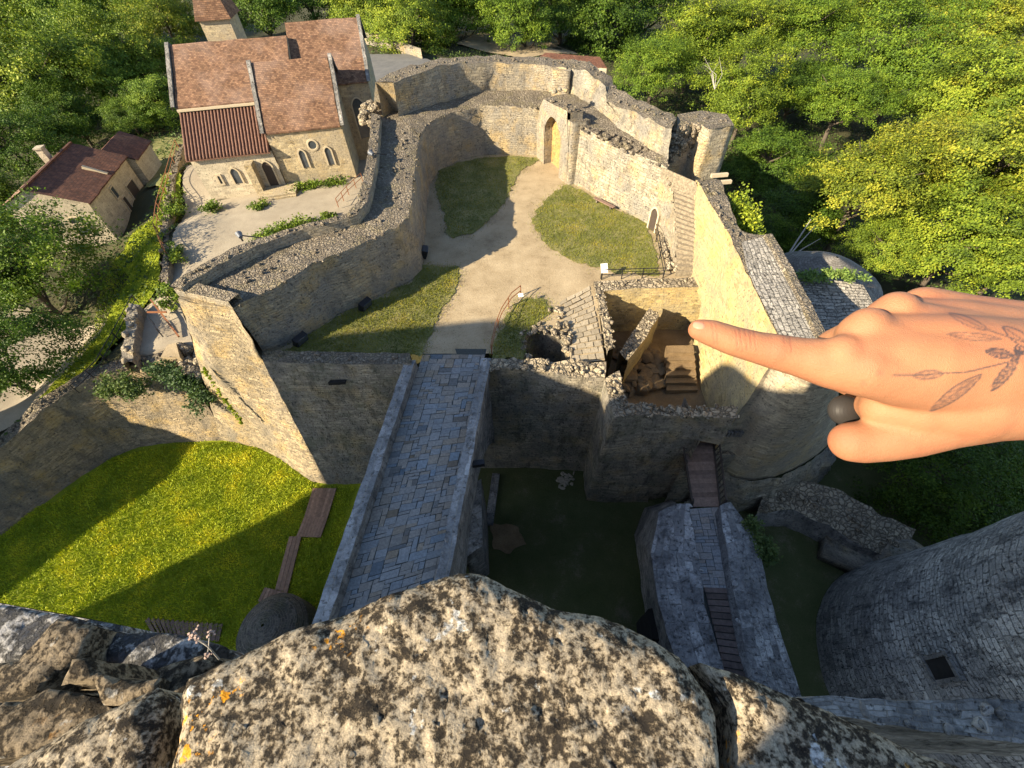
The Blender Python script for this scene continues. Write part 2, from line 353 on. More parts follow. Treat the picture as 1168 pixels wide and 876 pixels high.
M_VOID = plain('dark_opening', (.02, .018, .016), 1, sc=4)
M_GLASS = plain('window_glass', (.06, .07, .08), .15, sc=2, spec=.6)
M_WHITE = plain('white_paint', (.75, .75, .72), .6, sc=5, var=.15)
M_FRAME = plain('pale_stone_trim', (.46, .385, .265), .85, sc=6, var=.2)
M_BARK = plain('bark', (.10, .08, .06), .95, var=.5, sc=8, bump=.03)
M_TWIG = plain('dead_wood', (.36, .33, .29), .9, sc=9)
M_LEAF = leafmat('leaves', (.125, .185, .018), (.048, .080, .011), (.235, .275, .028), .18)
M_IVY = leafmat('ivy_leaves', (.07, .11, .03), (.04, .065, .02), (.12, .15, .05), .2)
M_BLADE = leafmat('grass_blades', (.36, .42, .016), (.17, .24, .012), (.62, .57, .03), .05)
# ------------------------------------------------------------------ vegetation
def leafmesh(name, C, Nn, size, tone, mat, aspect=.6):
    n = len(C); C = np.asarray(C); Nn = np.asarray(Nn); Nn /= np.linalg.norm(Nn, axis=1)[:, None]+1e-9
    r = RNG.normal(size=(n, 3)); T = np.cross(Nn, r); T /= np.linalg.norm(T, axis=1)[:, None]+1e-9; B = np.cross(Nn, T)
    s = (size*RNG.uniform(.6, 1.35, n))[:, None]
    V = np.stack([C-T*s, C+B*s*aspect-Nn*s*.15, C+T*s, C-B*s*aspect-Nn*s*.15], 1).reshape(-1, 3)
    me = D.meshes.new(name); me.vertices.add(4*n); me.vertices.foreach_set('co', V.ravel())
    me.loops.add(4*n); me.loops.foreach_set('vertex_index', np.arange(4*n)); me.polygons.add(n)
    me.polygons.foreach_set('loop_start', np.arange(n)*4); me.polygons.foreach_set('loop_total', np.full(n, 4))
    me.update(calc_edges=True); a = me.attributes.new('tone', 'FLOAT', 'FACE'); a.data.foreach_set('value', np.clip(tone, 0, 1).astype(float)); me.materials.append(mat)
    return me
def crown_mesh(name, n_clump, n_leaf, leaf, flat=.85, seed=0, spread=.17, sub=7):
    """unit crown (radius about 1) of many leaf sprays standing off uneven boughs"""
    rg = np.random.default_rng(seed); C = []; Nn = []; tone = []
    lob = rg.normal(size=(9, 3)); lob /= np.linalg.norm(lob, axis=1)[:, None]; lr = rg.uniform(-.34, .38, 9)
    for k in range(n_clump):
        d = rg.normal(size=3); d /= np.linalg.norm(d); d[2] = abs(d[2])*1.0-.35*(rg.random() < .38); d /= np.linalg.norm(d)
        rr = .86+sum(lr*np.clip((lob@d-.55)/.45, 0, 1))+rg.uniform(-.16, .12)
        if rg.random() < .22: rr *= rg.uniform(.5, .8)
        c = d*rr; c[2] *= flat; ct = rg.normal(.5, .2)
        for q in range(sub):
            o = rg.normal(size=3)*spread*.8; o[2] *= .55; cc = c+o; ct2 = ct+rg.normal(0, .1)
            m = n_leaf//sub; p = cc+rg.normal(size=(m, 3))*spread*.42*np.array([1, 1, .5])
            C.append(p); nn = rg.normal(size=(m, 3))*.55+d*.75+np.array([0, 0, .45]); Nn.append(nn); tone.append(ct2+rg.normal(0, .17, m))
    return leafmesh(name, np.concatenate(C), np.concatenate(Nn), leaf, np.concatenate(tone), M_LEAF)
CROWNS = [crown_mesh('crown', 140, 294, .018, .85, 1, .15), crown_mesh('crown', 118, 315, .021, .95, 2, .175), crown_mesh('crown', 160, 266, .017, .75, 3, .13), crown_mesh('crown', 112, 322, .021, 1.15, 4, .17), crown_mesh('crown', 128, 301, .019, .85, 5, .15)]
def trunk_mesh(seed):
    rg = random.Random(seed); mb = MB()      # unit: crown centre at 0, radius 1, foot at -1.6
    ln = [(0, 0, -1.9), (.02, .01, -1.2), (-.02, .03, -.6), (.03, 0, .1), (.0, .02, .6)]
    mb.tube(ln, [.085, .06, .05, .035, .012], 9)
    for k in range(9):
        a = k*2.4+rg.random(); z = rg.uniform(-.75, .2); e = rg.uniform(.55, .8)
        mb.tube([(0, .01, z), (math.cos(a)*e*.5, math.sin(a)*e*.5, z+.22), (math.cos(a)*e, math.sin(a)*e, z+.5)], [.03, .02, .006], 6, cap=False)
    me = D.meshes.new('trunk'); me.from_pydata(mb.v, [], mb.f); me.materials.append(M_BARK); me.polygons.foreach_set('use_smooth', [True]*len(me.polygons)); return me
TRUNKS = [trunk_mesh(i) for i in range(3)]
def tree(c, r, label, group, tint=(1, 1, 1), k=0, rz=0.0, sz=1.0):
    root = thing('tree', label, 'tree', (c[0], c[1], c[2]-1.7*r*sz), group, rz)
    for nm, me in (('trunk', TRUNKS[k % 3]), ('crown', CROWNS[k % 5])):
        o = D.objects.new(nm, me); COL.objects.link(o); o.parent = root; o.location = (0, 0, 1.7*r*sz); o.scale = (r, r, r*sz); o.color = (*tint, 1)
    return root
def bush(name, line, width, height, n, label, cat, mat=M_IVY, leaf=.09, group=None, tint=(1, 1, 1), wall=None):
    """low plant: leaf sprays along a line; wall = (normal) hangs it on a wall"""
    rg = RNG; L = [np.array(p, float) for p in line]; C = []; T = []; seeds = max(5, n//45)
    for k in range(seeds):
        i = rg.integers(0, len(L)-1); t = rg.random(); c = L[i]*(1-t)+L[i+1]*t
        c = c+np.array([rg.normal()*width*.35, rg.normal()*width*.35, abs(rg.normal())*height*.45])
        m = n//seeds; C.append(c+rg.normal(size=(m, 3))*np.array([width*.22, width*.22, height*.22])); T.append(rg.normal(.5, .2)+rg.normal(0, .18, m))
    C = np.concatenate(C); nn = rg.normal(size=C.shape)*.7+np.array([0, 0, .7])
    if wall is not None: nn = rg.normal(size=C.shape)*.5+np.array(wall)
    base = np.array([C[:, 0].mean(), C[:, 1].mean(), C[:, 2].min()])
    me = leafmesh(name, C-base, nn, leaf, np.concatenate(T), mat); o = D.objects.new(name, me); COL.objects.link(o); o.location = base; o.color = (*tint, 1)
    return tag(o, label, cat, group)
def inside(poly, X, Y):
    poly = np.array([[p[0], p[1]] for p in poly]); r = np.zeros(X.shape, bool); j = len(poly)-1
    for i in range(len(poly)):
        xi, yi = poly[i]; xj, yj = poly[j]
        r ^= ((yi > Y) != (yj > Y)) & (X < (xj-xi)*(Y-yi)/(yj-yi+1e-12)+xi); j = i
    return r
def grass(name, poly, z, n, size, label, tint=(1, 1, 1), fringe=.25, drape=None):
    poly = [np.array(p[:2]) for p in poly]; A = np.array(poly); lo, hi = A.min(0)-fringe, A.max(0)+fringe
    X = RNG.uniform(lo[0], hi[0], n*3); Y = RNG.uniform(lo[1], hi[1], n*3)
    jx = X+RNG.normal(0, fringe*.5, n*3); jy = Y+RNG.normal(0, fringe*.5, n*3)
    k = inside(poly, jx, jy); X, Y = X[k][:n], Y[k][:n]; n = len(X)
    a = RNG.uniform(0, 2*PI, n); h = size*RNG.uniform(.5, 1.3, n); w = size*.22; lx, ly = RNG.normal(0, .5, n)*h, RNG.normal(0, .5, n)*h
    V = np.zeros((n, 3, 3)); V[:, 0] = np.stack([X-np.cos(a)*w, Y-np.sin(a)*w, np.full(n, z)], 1); V[:, 1] = np.stack([X+np.cos(a)*w, Y+np.sin(a)*w, np.full(n, z)], 1); V[:, 2] = np.stack([X+lx, Y+ly, z+h], 1)
    if drape: V[:, :, 2] += np.array([drape(x, y) for x, y in zip(X, Y)])[:, None]-z
    base = np.array([A[:, 0].mean(), A[:, 1].mean(), z]); V -= base
    me = D.meshes.new(name); me.vertices.add(3*n); me.vertices.foreach_set('co', V.ravel()); me.loops.add(3*n); me.loops.foreach_set('vertex_index', np.arange(3*n)); me.polygons.add(n)
    me.polygons.foreach_set('loop_start', np.arange(n)*3); me.polygons.foreach_set('loop_total', np.full(n, 3)); me.update(calc_edges=True)
    at = me.attributes.new('tone', 'FLOAT', 'FACE')
    tn = np.array([noise.noise(Vector((x*.5, y*.5, 2.)))*.7+noise.noise(Vector((x*2, y*2, 7.)))*.35 for x, y in zip(X, Y)])
    at.data.foreach_set('value', np.clip(.5+tn+RNG.normal(0, .15, n), 0, 1)); me.materials.append(M_BLADE)
    o = D.objects.new(name, me); COL.objects.link(o); o.location = base; o.color = (*tint, 1); return tag(o, label, 'grass', None, 'stuff')
def sheet(name, pts, z, mat, step=1.0, amp=0.0, kind='structure', edge=0.0):
    """flat ground with a slightly uneven outline and surface"""
    pts = [np.array(p[:2], float) for p in pts]; ring = []
    for a, b in zip(pts, pts[1:]+pts[:1]):
        m = max(1, int(np.hypot(*(b-a))/max(.3, step*.5)))
        for k in range(m):
            p = a+(b-a)*k/m
            if edge: p = p+edge*np.array(noise.noise_vector(Vector((p[0]*1.1, p[1]*1.1, z)))[:2])*1.3
            ring.append(p)
    A = np.array(ring); lo, hi = A.min(0), A.max(0)
    gx, gy = np.meshgrid(np.arange(lo[0], hi[0], step), np.arange(lo[1], hi[1], step)); gx = gx.ravel()+RNG.uniform(-.2, .2, gx.size)*step; gy = gy.ravel()+RNG.uniform(-.2, .2, gy.size)*step
    k = inside(ring, gx, gy); ins = np.stack([gx[k], gy[k]], 1)
    V = [Vector(p) for p in ring]+[Vector(p) for p in ins]; n = len(ring)
    vs, es, fs, *_ = delaunay_2d_cdt(V, [], [list(range(n))], 1, 1e-5)
    mb = MB(); mb.v = [(v.x, v.y, z+(amp*noise.noise(Vector((v.x*.35, v.y*.35, 1.))) if amp else 0)) for v in vs]; mb.f = [tuple(f) for f in fs]
    o = make(name, mb, mat, smooth=True, kind=kind); return o
# ================================================================== TERRAIN
MZ = -13.0
CTRL = [(300,240,-3),(230,260,-3),(340,240,-3),(400,215,-3),(215,330,-3.6),(190,390,-4.2),(150,390,-4.4),(130,420,-4.7),(100,450,-5),(215,200,-3),(190,270,-3.2),
        (165,262,-4.6),(150,200,-6),(140,300,-6.5),(120,270,-7),(60,320,-8.2),(60,380,-8.6),(20,450,-8.6),(80,400,-8.6),(0,500,-7),(60,465,-6),(110,400,-6.5),(140,340,-6),
        (50,100,-9),(150,100,-7),(200,60,-6),(100,10,-8),(0,200,-10),(440,100,-3),(450,68,-3.2),(430,55,-3.2),(500,40,-4.5),(600,55,-6),(640,50,-8),(584,0,-8),(300,0,-6),
        (720,100,-12),(850,150,-15),(900,250,-16),(1000,250,-18),(1100,100,-22),(1168,300,-20),(960,320,-15),(1000,560,-14),(1100,560,-14),(1168,680,-13),(820,60,-16),(1168,0,-24)]
CW = np.array([P(*c) for c in CTRL])
# footprint of castle and moat (everything inside lies at the moat bottom)
CS_TOP = PL([(-160,610,-8.2),(-80,548,-7.2),(0,512,-7.0),(45,470,-6.0),(100,432,-5.0),(150,417,-4.7),(205,405,-4.0)])
CASTLE = [p[:2] for p in offset(CS_TOP, -1.0)]+[P(x, y, z)[:2] for x, y, z in ((238,412,-4),(232,352,0),(335,274,2),(412,240,2),(423,150,2),(432,96,6),(470,76,6),(540,66,6),(640,70,6),(700,92,6),(770,133,6),(828,136,4),(835,230,2),(868,275,2),(925,375,2))]+[np.array((32., 22.)), np.array((46., 14.)), np.array((55., -40.)), np.array((-70., -40.))]
def terrain_z(X, Y):
    d2 = (X[..., None]-CW[:, 0])**2+(Y[..., None]-CW[:, 1])**2+4.0; w = d2**-1.6
    z = (w*CW[:, 2]).sum(-1)/w.sum(-1)
    far = np.clip((np.hypot(X, Y)-130)/300, 0, 1); z = z*(1-far)+far*-14
    z = z-.25
    return np.where(inside(CASTLE, X, Y), MZ-.3, z)
def axis(a, b, lo, hi, s, S): 
    c = list(np.arange(lo, hi, s)); x = lo; left = []
    while x > a: x -= S; left.append(x)
    x = hi; right = [hi]
    while x < b: x += S; right.append(x)
    return np.array(left[::-1]+c+right)
ax = axis(-900, 900, -80, 80, .9, 14); ay = axis(-120, 1500, -30, 110, .9, 14)
GX, GY = np.meshgrid(ax, ay); GZ = terrain_z(GX, GY)
mb = MB(); nx = len(ax)
mb.v = [(float(x), float(y), float(z)+.12*noise.noise(Vector((x*.4, y*.4, 0)))) for x, y, z in zip(GX.ravel(), GY.ravel(), GZ.ravel())]
mb.f = [(j*nx+i, j*nx+i+1, (j+1)*nx+i+1, (j+1)*nx+i) for j in range(len(ay)-1) for i in range(nx-1)]
make('ground', mb, M_FLOOR, smooth=True, kind='structure')
def tz(x, y): return float(terrain_z(np.array([float(x)]), np.array([float(y)]))[0])
def drape(name, pts, mat, lift=.1, step=.8, kind='structure', edge=.25):
    o = sheet(name, [P(*p) for p in pts], 0, mat, step, 0, kind, edge); me = o.data; b = np.array(o.location)
    V = np.array([v.co[:] for v in me.vertices])+b; Z = np.array([tz(x, y) for x, y in V[:, :2]])+lift+.25
    for v, z in zip(me.vertices, Z): v.co.z = z-b[2]
    return o
# ------------------------------------------------------------------ outside grounds
FORE = [P(*p) for p in [(212,185,-3),(200,260,-3.2),(180,330,-3.6),(150,345,-4),(140,420,-4.5),(150,420,-4.5),(200,408,-4),(234,408,-4),(228,350,-3),(330,275,-3),(412,240,-3),(420,215,-3),(440,160,-3),(385,180,-3),(300,200,-3)]]
drape('forecourt', [(212,185,-3),(200,260,-3.2),(180,330,-3.6),(150,345,-4),(140,420,-4.5),(150,420,-4.5),(200,408,-4),(234,408,-4),(228,350,-3),(330,275,-3),(412,240,-3),(420,215,-3),(440,160,-3),(385,180,-3),(300,200,-3)], M_GRAVEL, .06)
drape('verge', [(195,190,-3),(180,240,-4),(130,300,-6.5),(150,320,-6),(100,400,-6.5),(40,470,-6.5),(60,468,-5.4),(120,405,-5),(172,318,-4),(192,262,-3.4),(208,200,-3)], M_LAWN, .12)
drape('dry_bank', [(172,150,-5),(205,140,-3),(212,185,-3),(195,215,-3.4),(165,215,-5)], M_DRY, .1)
CARP = [P(*p) for p in [(-60,330,-9),(10,345,-8.5),(70,372,-8.5),(135,375,-7),(75,462,-7),(0,500,-7.5),(-80,520,-8)]]
drape('car_park', [(-60,330,-9),(10,345,-8.5),(70,372,-8.5),(135,375,-7),(75,462,-7),(0,500,-7.5),(-80,520,-8)], M_GRAVEL, .04)
ROADP = [P(*p) for p in [(405,62,-3.2),(470,62,-3.2),(560,88,-3.2),(540,110,-3),(440,125,-3),(425,100,-3)]]
drape('road', [(405,62,-3.2),(470,62,-3.2),(560,88,-3.2),(540,110,-3),(440,125,-3),(425,100,-3)], M_ASPH, .08)
CLEAR = [P(*p) for p in [(520,50,-5),(560,30,-6),(620,38,-7),(660,62,-8),(600,66,-6)]]
drape('clearing', [(520,50,-5),(560,30,-6),(620,38,-7),(660,62,-8),(600,66,-6)], M_SAND, .1)
# ------------------------------------------------------------------ moat floor
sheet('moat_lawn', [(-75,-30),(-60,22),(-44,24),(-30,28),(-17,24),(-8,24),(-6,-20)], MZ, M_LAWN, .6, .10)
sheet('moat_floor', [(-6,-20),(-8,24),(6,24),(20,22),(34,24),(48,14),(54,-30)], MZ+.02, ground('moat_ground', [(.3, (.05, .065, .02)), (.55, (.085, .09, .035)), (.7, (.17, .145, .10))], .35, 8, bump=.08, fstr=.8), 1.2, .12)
sheet('dirt_patch', [P(*p, MZ) for p in ((562,596),(592,602),(600,622),(575,632),(560,628))], MZ+.16, M_EARTH, .4, .02, edge=.35)
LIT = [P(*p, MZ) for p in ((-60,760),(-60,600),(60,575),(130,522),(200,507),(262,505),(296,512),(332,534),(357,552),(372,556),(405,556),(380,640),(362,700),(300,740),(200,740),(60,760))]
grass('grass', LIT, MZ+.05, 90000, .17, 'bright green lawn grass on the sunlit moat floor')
# ================================================================== COURTYARD
COURT = PL([(297,411),(466,411),(466,404),(558,403),(598,411),(596,388),(610,374),(640,380),(650,398),(651,414),(690,411),(680,330),(790,326),(800,300),(800,215),(742,228),(655,190),(612,165),(550,160),(505,178),(470,235),(452,300),(385,330),(310,372),(285,400)], 0)
sheet('courtyard', COURT, 0, M_SAND, 1.0, .05)
LAWN_A = PL([(500,196),(523,186),(552,180),(590,178),(621,181),(600,190),(590,200),(584,216),(572,236),(550,258),(536,268),(518,272),(508,262),(505,238),(496,214)], 0)
LAWN_B = PL([(646,210),(662,218),(700,238),(738,254),(746,285),(753,316),(715,313),(690,308),(660,300),(628,284),(611,264),(607,250),(620,230)], 0)
LAWN_C = PL([(330,398),(362,376),(405,350),(440,338),(473,318),(482,303),(522,305),(526,318),(516,335),(498,365),(487,395),(478,409),(440,409),(300,407)], 0)
LAWN_D = PL([(562,408),(566,385),(585,350),(604,340),(624,342),(628,356),(612,372),(597,388),(598,410)], 0)
for nm, L, k, tt in (('back', LAWN_A, 9000, 'on the shaded half-round lawn at the back of the courtyard'), ('right', LAWN_B, 14000, 'worn dry grass below the bench and small door'), ('left', LAWN_C, 14000, 'grass along the foot of the left curtain wall'), ('weeds', LAWN_D, 4000, 'weeds behind the rusty rail beside the collapsed pit')):
    sheet('lawn', L, .06, M_DRY, .5, .03, edge=.4)
    grass('grass', L, .06, k, .13, 'short '+tt if tt.startswith('grass') else tt if nm != 'back' else 'short grass '+tt, (.42, .38, .7), .9)
# ================================================================== LEFT CURTAIN WALL (with bastion)
I_TOP = PL([(265,351,4.7),(290,338,4.9),(314,327,5.0),(344,309,5.1),(358,300,5.1),(394,287,5.15),(427,271,5.2),(452,260,5.3),(466,246,5.4),(470,222,5.4),(474,180,5.5),(478,155,5.5)])
O_TOP = PL([(203,337,5.0),(228,318,5.3),(252,305,5.3),(280,291,5.3),(310,280,5.3),(340,270,5.3),(375,261,5.4),(400,254,5.4),(411,240,5.5),(416,222,5.5),(422,190,5.6),(426,138,5.8)])
cw = thing('curtain_wall', 'thick rubble-topped curtain wall curving along the left side of the courtyard', 'wall', (-19, 25, 0))
mb = MB()
ib = [np.array([a[0]+.035*(a[0]-o[0]), a[1]+.035*(a[1]-o[1]), -.3]) for a, o in zip(I_TOP, O_TOP)]
ob = [np.array([o[0]+.05*(o[0]-a[0]), o[1]+.05*(o[1]-a[1]), -4.5]) for a, o in zip(I_TOP, O_TOP)]
mb.loft([ib, I_TOP, O_TOP, ob], seg=.8, row=.7, amp=.11, mi=[0, 1, 0], ragged={1: .22, 2: .1})
mb.lumps(shift(I_TOP, 0, 0, -.02), .5, 3, .2, 1); mb.lumps([i*.55+o*.45 for i, o in zip(np.array(I_TOP), np.array(O_TOP))], 2.5, 1.2, .26, 1)
make('masonry', mb, [M_WALL, M_TOP], cw, True)
par = MB(); pi = [o*.80+i*.20 for i, o in zip(np.array(I_TOP), np.array(O_TOP))]
o1 = shift(O_TOP, 0, 0, .02); 
par.loft([shift(pi, 0, 0, 0), shift(pi, 0, 0, .85), shift(o1, 0, 0, .85), shift(O_TOP, 0, 0, -.2)], seg=.7, row=.5, amp=.08, mi=[0, 1, 0], ragged={1: .12, 2: .12})
e0 = [O_TOP[0]+(I_TOP[0]-O_TOP[0])*t for t in (0, .25, .5, .75, 1)]; e1 = [O_TOP[1]*.55+O_TOP[0]*.45+((I_TOP[1]*.55+I_TOP[0]*.45)-(O_TOP[1]*.55+O_TOP[0]*.45))*t for t in (0, .25, .5, .75, .97)]
par.loft([e0, shift(e0, 0, 0, .55), shift(e1, 0, 0, .6), e1], seg=.6, row=.5, amp=.07, mi=[0, 1, 0])
par.lumps(shift([p*.5+q*.5 for p, q in zip(np.array(pi), np.array(o1))], 0, 0, .85), .7, 4, .25, 1)
make('parapet', par, [M_WALL, M_TOP], cw, True)
# bastion: the battered prow at the near end of the wall
ba = thing('bastion', 'sunlit battered prow bastion rising from the moat at the left wall end', 'wall', (-22, 22, MZ))
TL, TM, TR = P(203,340,5.0), P(225,347,4.9), P(265,351,4.7)
fr = P(297,407,.9)
top = [TL, TM, TR, TR*.5+fr*.5+np.array([0,0,.0]), fr]
top = [TL, TL*.5+TM*.5, TM, TR, fr*.35+TR*.65, fr*.8+TR*.2, fr]
base = [P(*p, MZ) for p in ((250,502),(264,504),(294,511),(318,523),(338,538),(356,550),(373,553))]
mid = [P(222,398,-1.0), P(232,410,-1.5), P(243,420,-1.8), P(275,425,-2), P(296,430,-2.5), P(312,428,-2), P(322,432,-2)]
mb = MB(); mb.loft([[b+np.array([0,0,-.3]) for b in base], mid, top], seg=.7, row=.7, amp=.12, mi=[0, 0], f=.7)
mb.loft([[TL, TM, TR], [O_TOP[0]+np.array([.2,.5,0]), (O_TOP[0]+I_TOP[0])/2+np.array([.1,.5,0]), I_TOP[0]+np.array([-.1,.3,0])]], seg=.6, row=.5, amp=.05)
mb.loft([[P(203,337,-4.5)+np.array([2.5,-1,0]), P(222,398,-1.0)], [TL+np.array([.2,.2,0]), TL]], amp=.05)
make('masonry', mb, [masonry('bastion_masonry', (.40, .32, .20), (.27, .215, .14), (.21, .18, .135), bw=.5, bh=.2, soot_amt=.45, ochre=.5)], ba, True)  # bastion stone in its own warm colour
ml = [P(238,417,-1.6), P(250,436,-3.2), P(262,453,-4.8), P(272,467,-6), P(282,480,-7)]
bush('moss_streak', [p+np.array([-.25,-.35,.0]) for p in ml], .22, .12, 4200, 'yellow-green moss streak down the edge of the sunlit bastion', 'moss', M_LEAF, .05, tint=(1.9, 1.7, 1.0))
# ------------------------------------------------------------------ low front wall left of the bridge
fw = thing('front_wall', 'moat wall with low parapet between bastion and stone bridge, mostly in shade', 'wall', (-13, 22, MZ))
a = PL([(297,406,.9),(340,407,.95),(400,408,.95),(466,409,.95)]); b_ = PL([(300,413,.9),(340,414,.95),(400,415,.95),(470,416,.95)])
bb = [P(*p, MZ) for p in ((373,553),(400,553),(440,550),(500,546))]
mb = MB(); mb.loft([shift(bb, 0, 0, -.3), b_, shift(a, 0, .55), shift(setz(a, 0), 0, .55)], seg=.8, row=.7, amp=.1, mi=[0, 1, 0], ragged={1: .06}); mb.lumps(shift([p*.5+q*.5 for p, q in zip(np.array(a), np.array(b_))], 0, .3, .02), .8, 3.5, .24, 1)
make('masonry', mb, [M_MOAT, M_TOP], fw, True)
mb = MB(); c = P(385,435,-.6); mb.box((c[0], c[1]-.12, c[2]), (1.3, .25, .3), 0, .12); make('putlog_hole', mb, M_VOID, fw)
# counterscarp (outer moat wall) on the left
cs = thing('outer_moat_wall', 'curved outer moat wall at the left edge, weathered and half in shade', 'wall', (-40, 18, MZ))
base = [P(*p, MZ) for p in ((-70,643),(0,614),(75,556),(130,521),(160,510),(200,506),(258,503))]
mb = MB(); tp = CS_TOP; bk = [p+np.array([0, 0, 0]) for p in offset(tp, -1.6)]
mb.loft([shift(base, 0, 0, -.3), [p*.5+q*.5 for p, q in zip(np.array(base), np.array(tp))], tp, bk, shift(bk, 0, 0, -4)], seg=.8, row=.7, amp=.14, mi=[0, 0, 1, 0], ragged={2: .12}); mb.lumps([p*.5+q*.5 for p, q in zip(np.array(tp), np.array(bk))], 1.2, 2.2, .3, 1)
make('masonry', mb, [masonry('outer_moat_masonry', (.40, .31, .19), (.29, .225, .14), (.20, .17, .125), bw=.5, bh=.18, soot_amt=.5, ochre=.5), M_TOP], cs, True)
def cpt(x, y, z, k=.5): return P(x, y, z)
bush('ivy', [P(122,448,-5.6), P(140,440,-5.2), P(160,450,-5.8)], 1.2, 1.2, 3200, 'small pale green ivy patch on the outer moat wall, left of the bushier ivy', 'ivy', M_IVY, .12, tint=(1.3, 1.25, 1.2))
bush('ivy', [P(180,425,-4.6), P(205,432,-5), P(228,446,-6), P(236,460,-6.8)], 1.3, 1.2, 4800, 'dark blue-green ivy tumbling over the wall top beside the bastion', 'ivy', M_IVY, .13, tint=(.9, 1.0, 1.3))
# ================================================================== BARBICAN (far ring)
LT = PL([(478,155,5.5),(490,139,5.5),(515,128,5.5),(548,120,5.6),(575,121,5.5),(600,122,5.4),(624,123,5.4),(631,127,5.6)])
UB = PL([(455,133,6),(470,127,6),(500,118,6),(530,109,6),(560,103.5,6),(600,102.5,6),(624,104,6),(640,108,6)])
UI = PL([(449,95,9.3),(462,89,9.4),(499,76,9.5),(523,73,9.3),(564,72,8.9),(605,73,8.7),(634,76,8.6),(646,78,8.6)])
UO = PL([(428,94,9.3),(439,86,9.4),(468,75,9.5),(503,67,9.3),(544,64,9.0),(605,64,8.8),(640,67,8.7),(652,69,8.7)])
bw = thing('barbican_wall', 'tall curved wall ringing the far end of the courtyard, partly in shade', 'wall', (0, 58, 0))
mb = MB(); lb = [np.array([p[0]*.985+.02*0, p[1]-.25, -.3]) for p in LT]
mb.loft([lb, LT, UB, UI, UO, shift(setz(UO, -7), 0, .6)], seg=.9, row=.8, amp=.12, mi=[0, 1, 0, 1, 0], ragged={1: .25, 3: .18, 4: .15})
mb.lumps(LT, .5, 3, .2, 1); mb.lumps([p*.5+q*.5 for p, q in zip(np.array(UI), np.array(UO))], 1.6, 1.4, .3, 1)
mb.loft([[P(426,128,5), P(455,134,5)], [UO[0], UI[0]]], amp=.08, seg=.7, mi=[0])
make('masonry', mb, [M_WALL, M_TOP], bw, True)
mb = MB(); mb.loft([PL([(420,140,5.75),(428,122,5.85)]), PL([(470,166,5.5),(470,124,5.95)]), PL([(480,150,5.45),(478,140,5.6)])], seg=.7, row=.6, amp=.06); mb.lumps(PL([(430,138,5.8),(470,146,5.6)]), 2.5, 1.5, .25); mb.loft([PL([(618,104,5.95),(646,100,6.05),(700,140,6.1)]), PL([(622,128,5.55),(650,140,6.0),(668,152,5.95)])], seg=.7, row=.6, amp=.06)
make('wall_walk', mb, M_TOP, bw, True)
mb = MB(); mb.prism([P(629,108,6), P(649,109,6), P(652,99,6), P(632,98,6)][::-1], 5.2, 8.5, (0, 0), .1, .6); mb.lumps([P(632,103,8.5), P(648,104,8.4)], 1.4, 3, .4); make('broken_jamb', mb, M_WALL, bw, True)
jb = MB(); j0 = P(428,128,5.6); 
for k in range(26): jb.stone((j0[0]-.3+random.gauss(0,.5), j0[1]-1.5+random.gauss(0,1.4), 5.2+random.random()*1.7), (random.uniform(.5,1.2), random.uniform(.5,1.0), random.uniform(.4,.8)), random.random()*3)
make('broken_end', jb, M_RUB, bw)
# gate with arched opening
gt = thing('arched_gate', 'tall arched gateway filled with warm ochre stone at the far side of the courtyard', 'gate', P(634, 192, 0))
gl, gr = P(616,179,0), P(650,209,0); gd = (gr-gl); gL = np.hypot(gd[0], gd[1]); gd /= gL; gn = np.array([gd[1], -gd[0], 0])
if gn @ np.array([0, -1, 0]) < 0: gn = -gn
def G(s, z, o=0.0): q = gl+gd*(s*gL)+gn*o; return np.array([q[0], q[1], z])
def archpts(s0, s1, z0, zs, zt, n=10):
    pts = [(s0, z0), (s0, zs)]
    for k in range(1, n): t = k/n; pts.append((s0+(s1-s0)*t, zs+(zt-zs)*math.sin(PI*t)**.8))
    return pts+[(s1, zs), (s1, z0)]
ap = archpts(.26, .76, 0, 4.3, 5.9)
topz = lambda s: 6.9+.5*s+(-.9 if s < .12 else 0)
mb = MB(); outer = [(0, 0), (0, 3.9), (0, topz(0))]+[(t/9, topz(t/9)) for t in range(1, 9)]+[(1, topz(1)), (1, 3.9), (1, 0)]
outer = [(0, 0), (0, 4)]+[(k/10, topz(k/10)) for k in range(1, 10)]+[(1, 4), (1, 0)]
A_ = [G(s, z-.3 if z == 0 else z, .5) for s, z in ap]; B_ = [G(s, z-.3 if z == 0 else z, .5) for s, z in outer]
while len(B_) < len(A_): B_.insert(len(B_)//2, (B_[len(B_)//2]+B_[len(B_)//2-1])/2)
mb.loft([A_, B_], seg=.8, row=.7, amp=.07, mi=[0])
mb.loft([[G(s, z, -.6) for s, z in ap], A_], seg=.8, row=.5, amp=.03, mi=[0])
tl = [G(k/10, topz(k/10), .5) for k in range(0, 11)]; mb.loft([tl, shift(tl, -gn[0]*1.1, -gn[1]*1.1, .15), shift(tl, -gn[0]*1.4, -gn[1]*1.4, -1.4)], amp=.09, seg=.6, row=.5, mi=[1, 0], ragged={0: .15, 1: .2})
mb.loft([[G(1, -.3, .5), G(1, -.3, -1)], [G(1, topz(1), .5), G(1, topz(1), -1)]], amp=.06, mi=[0]); mb.lumps(shift(tl, -gn[0]*.5, -gn[1]*.5, .1), .9, 4, .3, 1)
mb.prism([G(.93,0,.46), G(1.05,0,.44), G(1.07,0,-1.6), G(.93,0,-1.6)], -.3, 6.6, (0, 1), .05, .6)
make('masonry', mb, [M_WALL, M_TOP], gt, True)
mb = MB(); mb.poly([G(s, z, -.55) for s, z in ap]); make('blocking_wall', mb, masonry('ochre_blocking', (.50, .31, .11), (.38, .23, .08), (.42, .28, .12), bw=.45, bh=.35, soot_amt=.1, ochre=.3), gt)
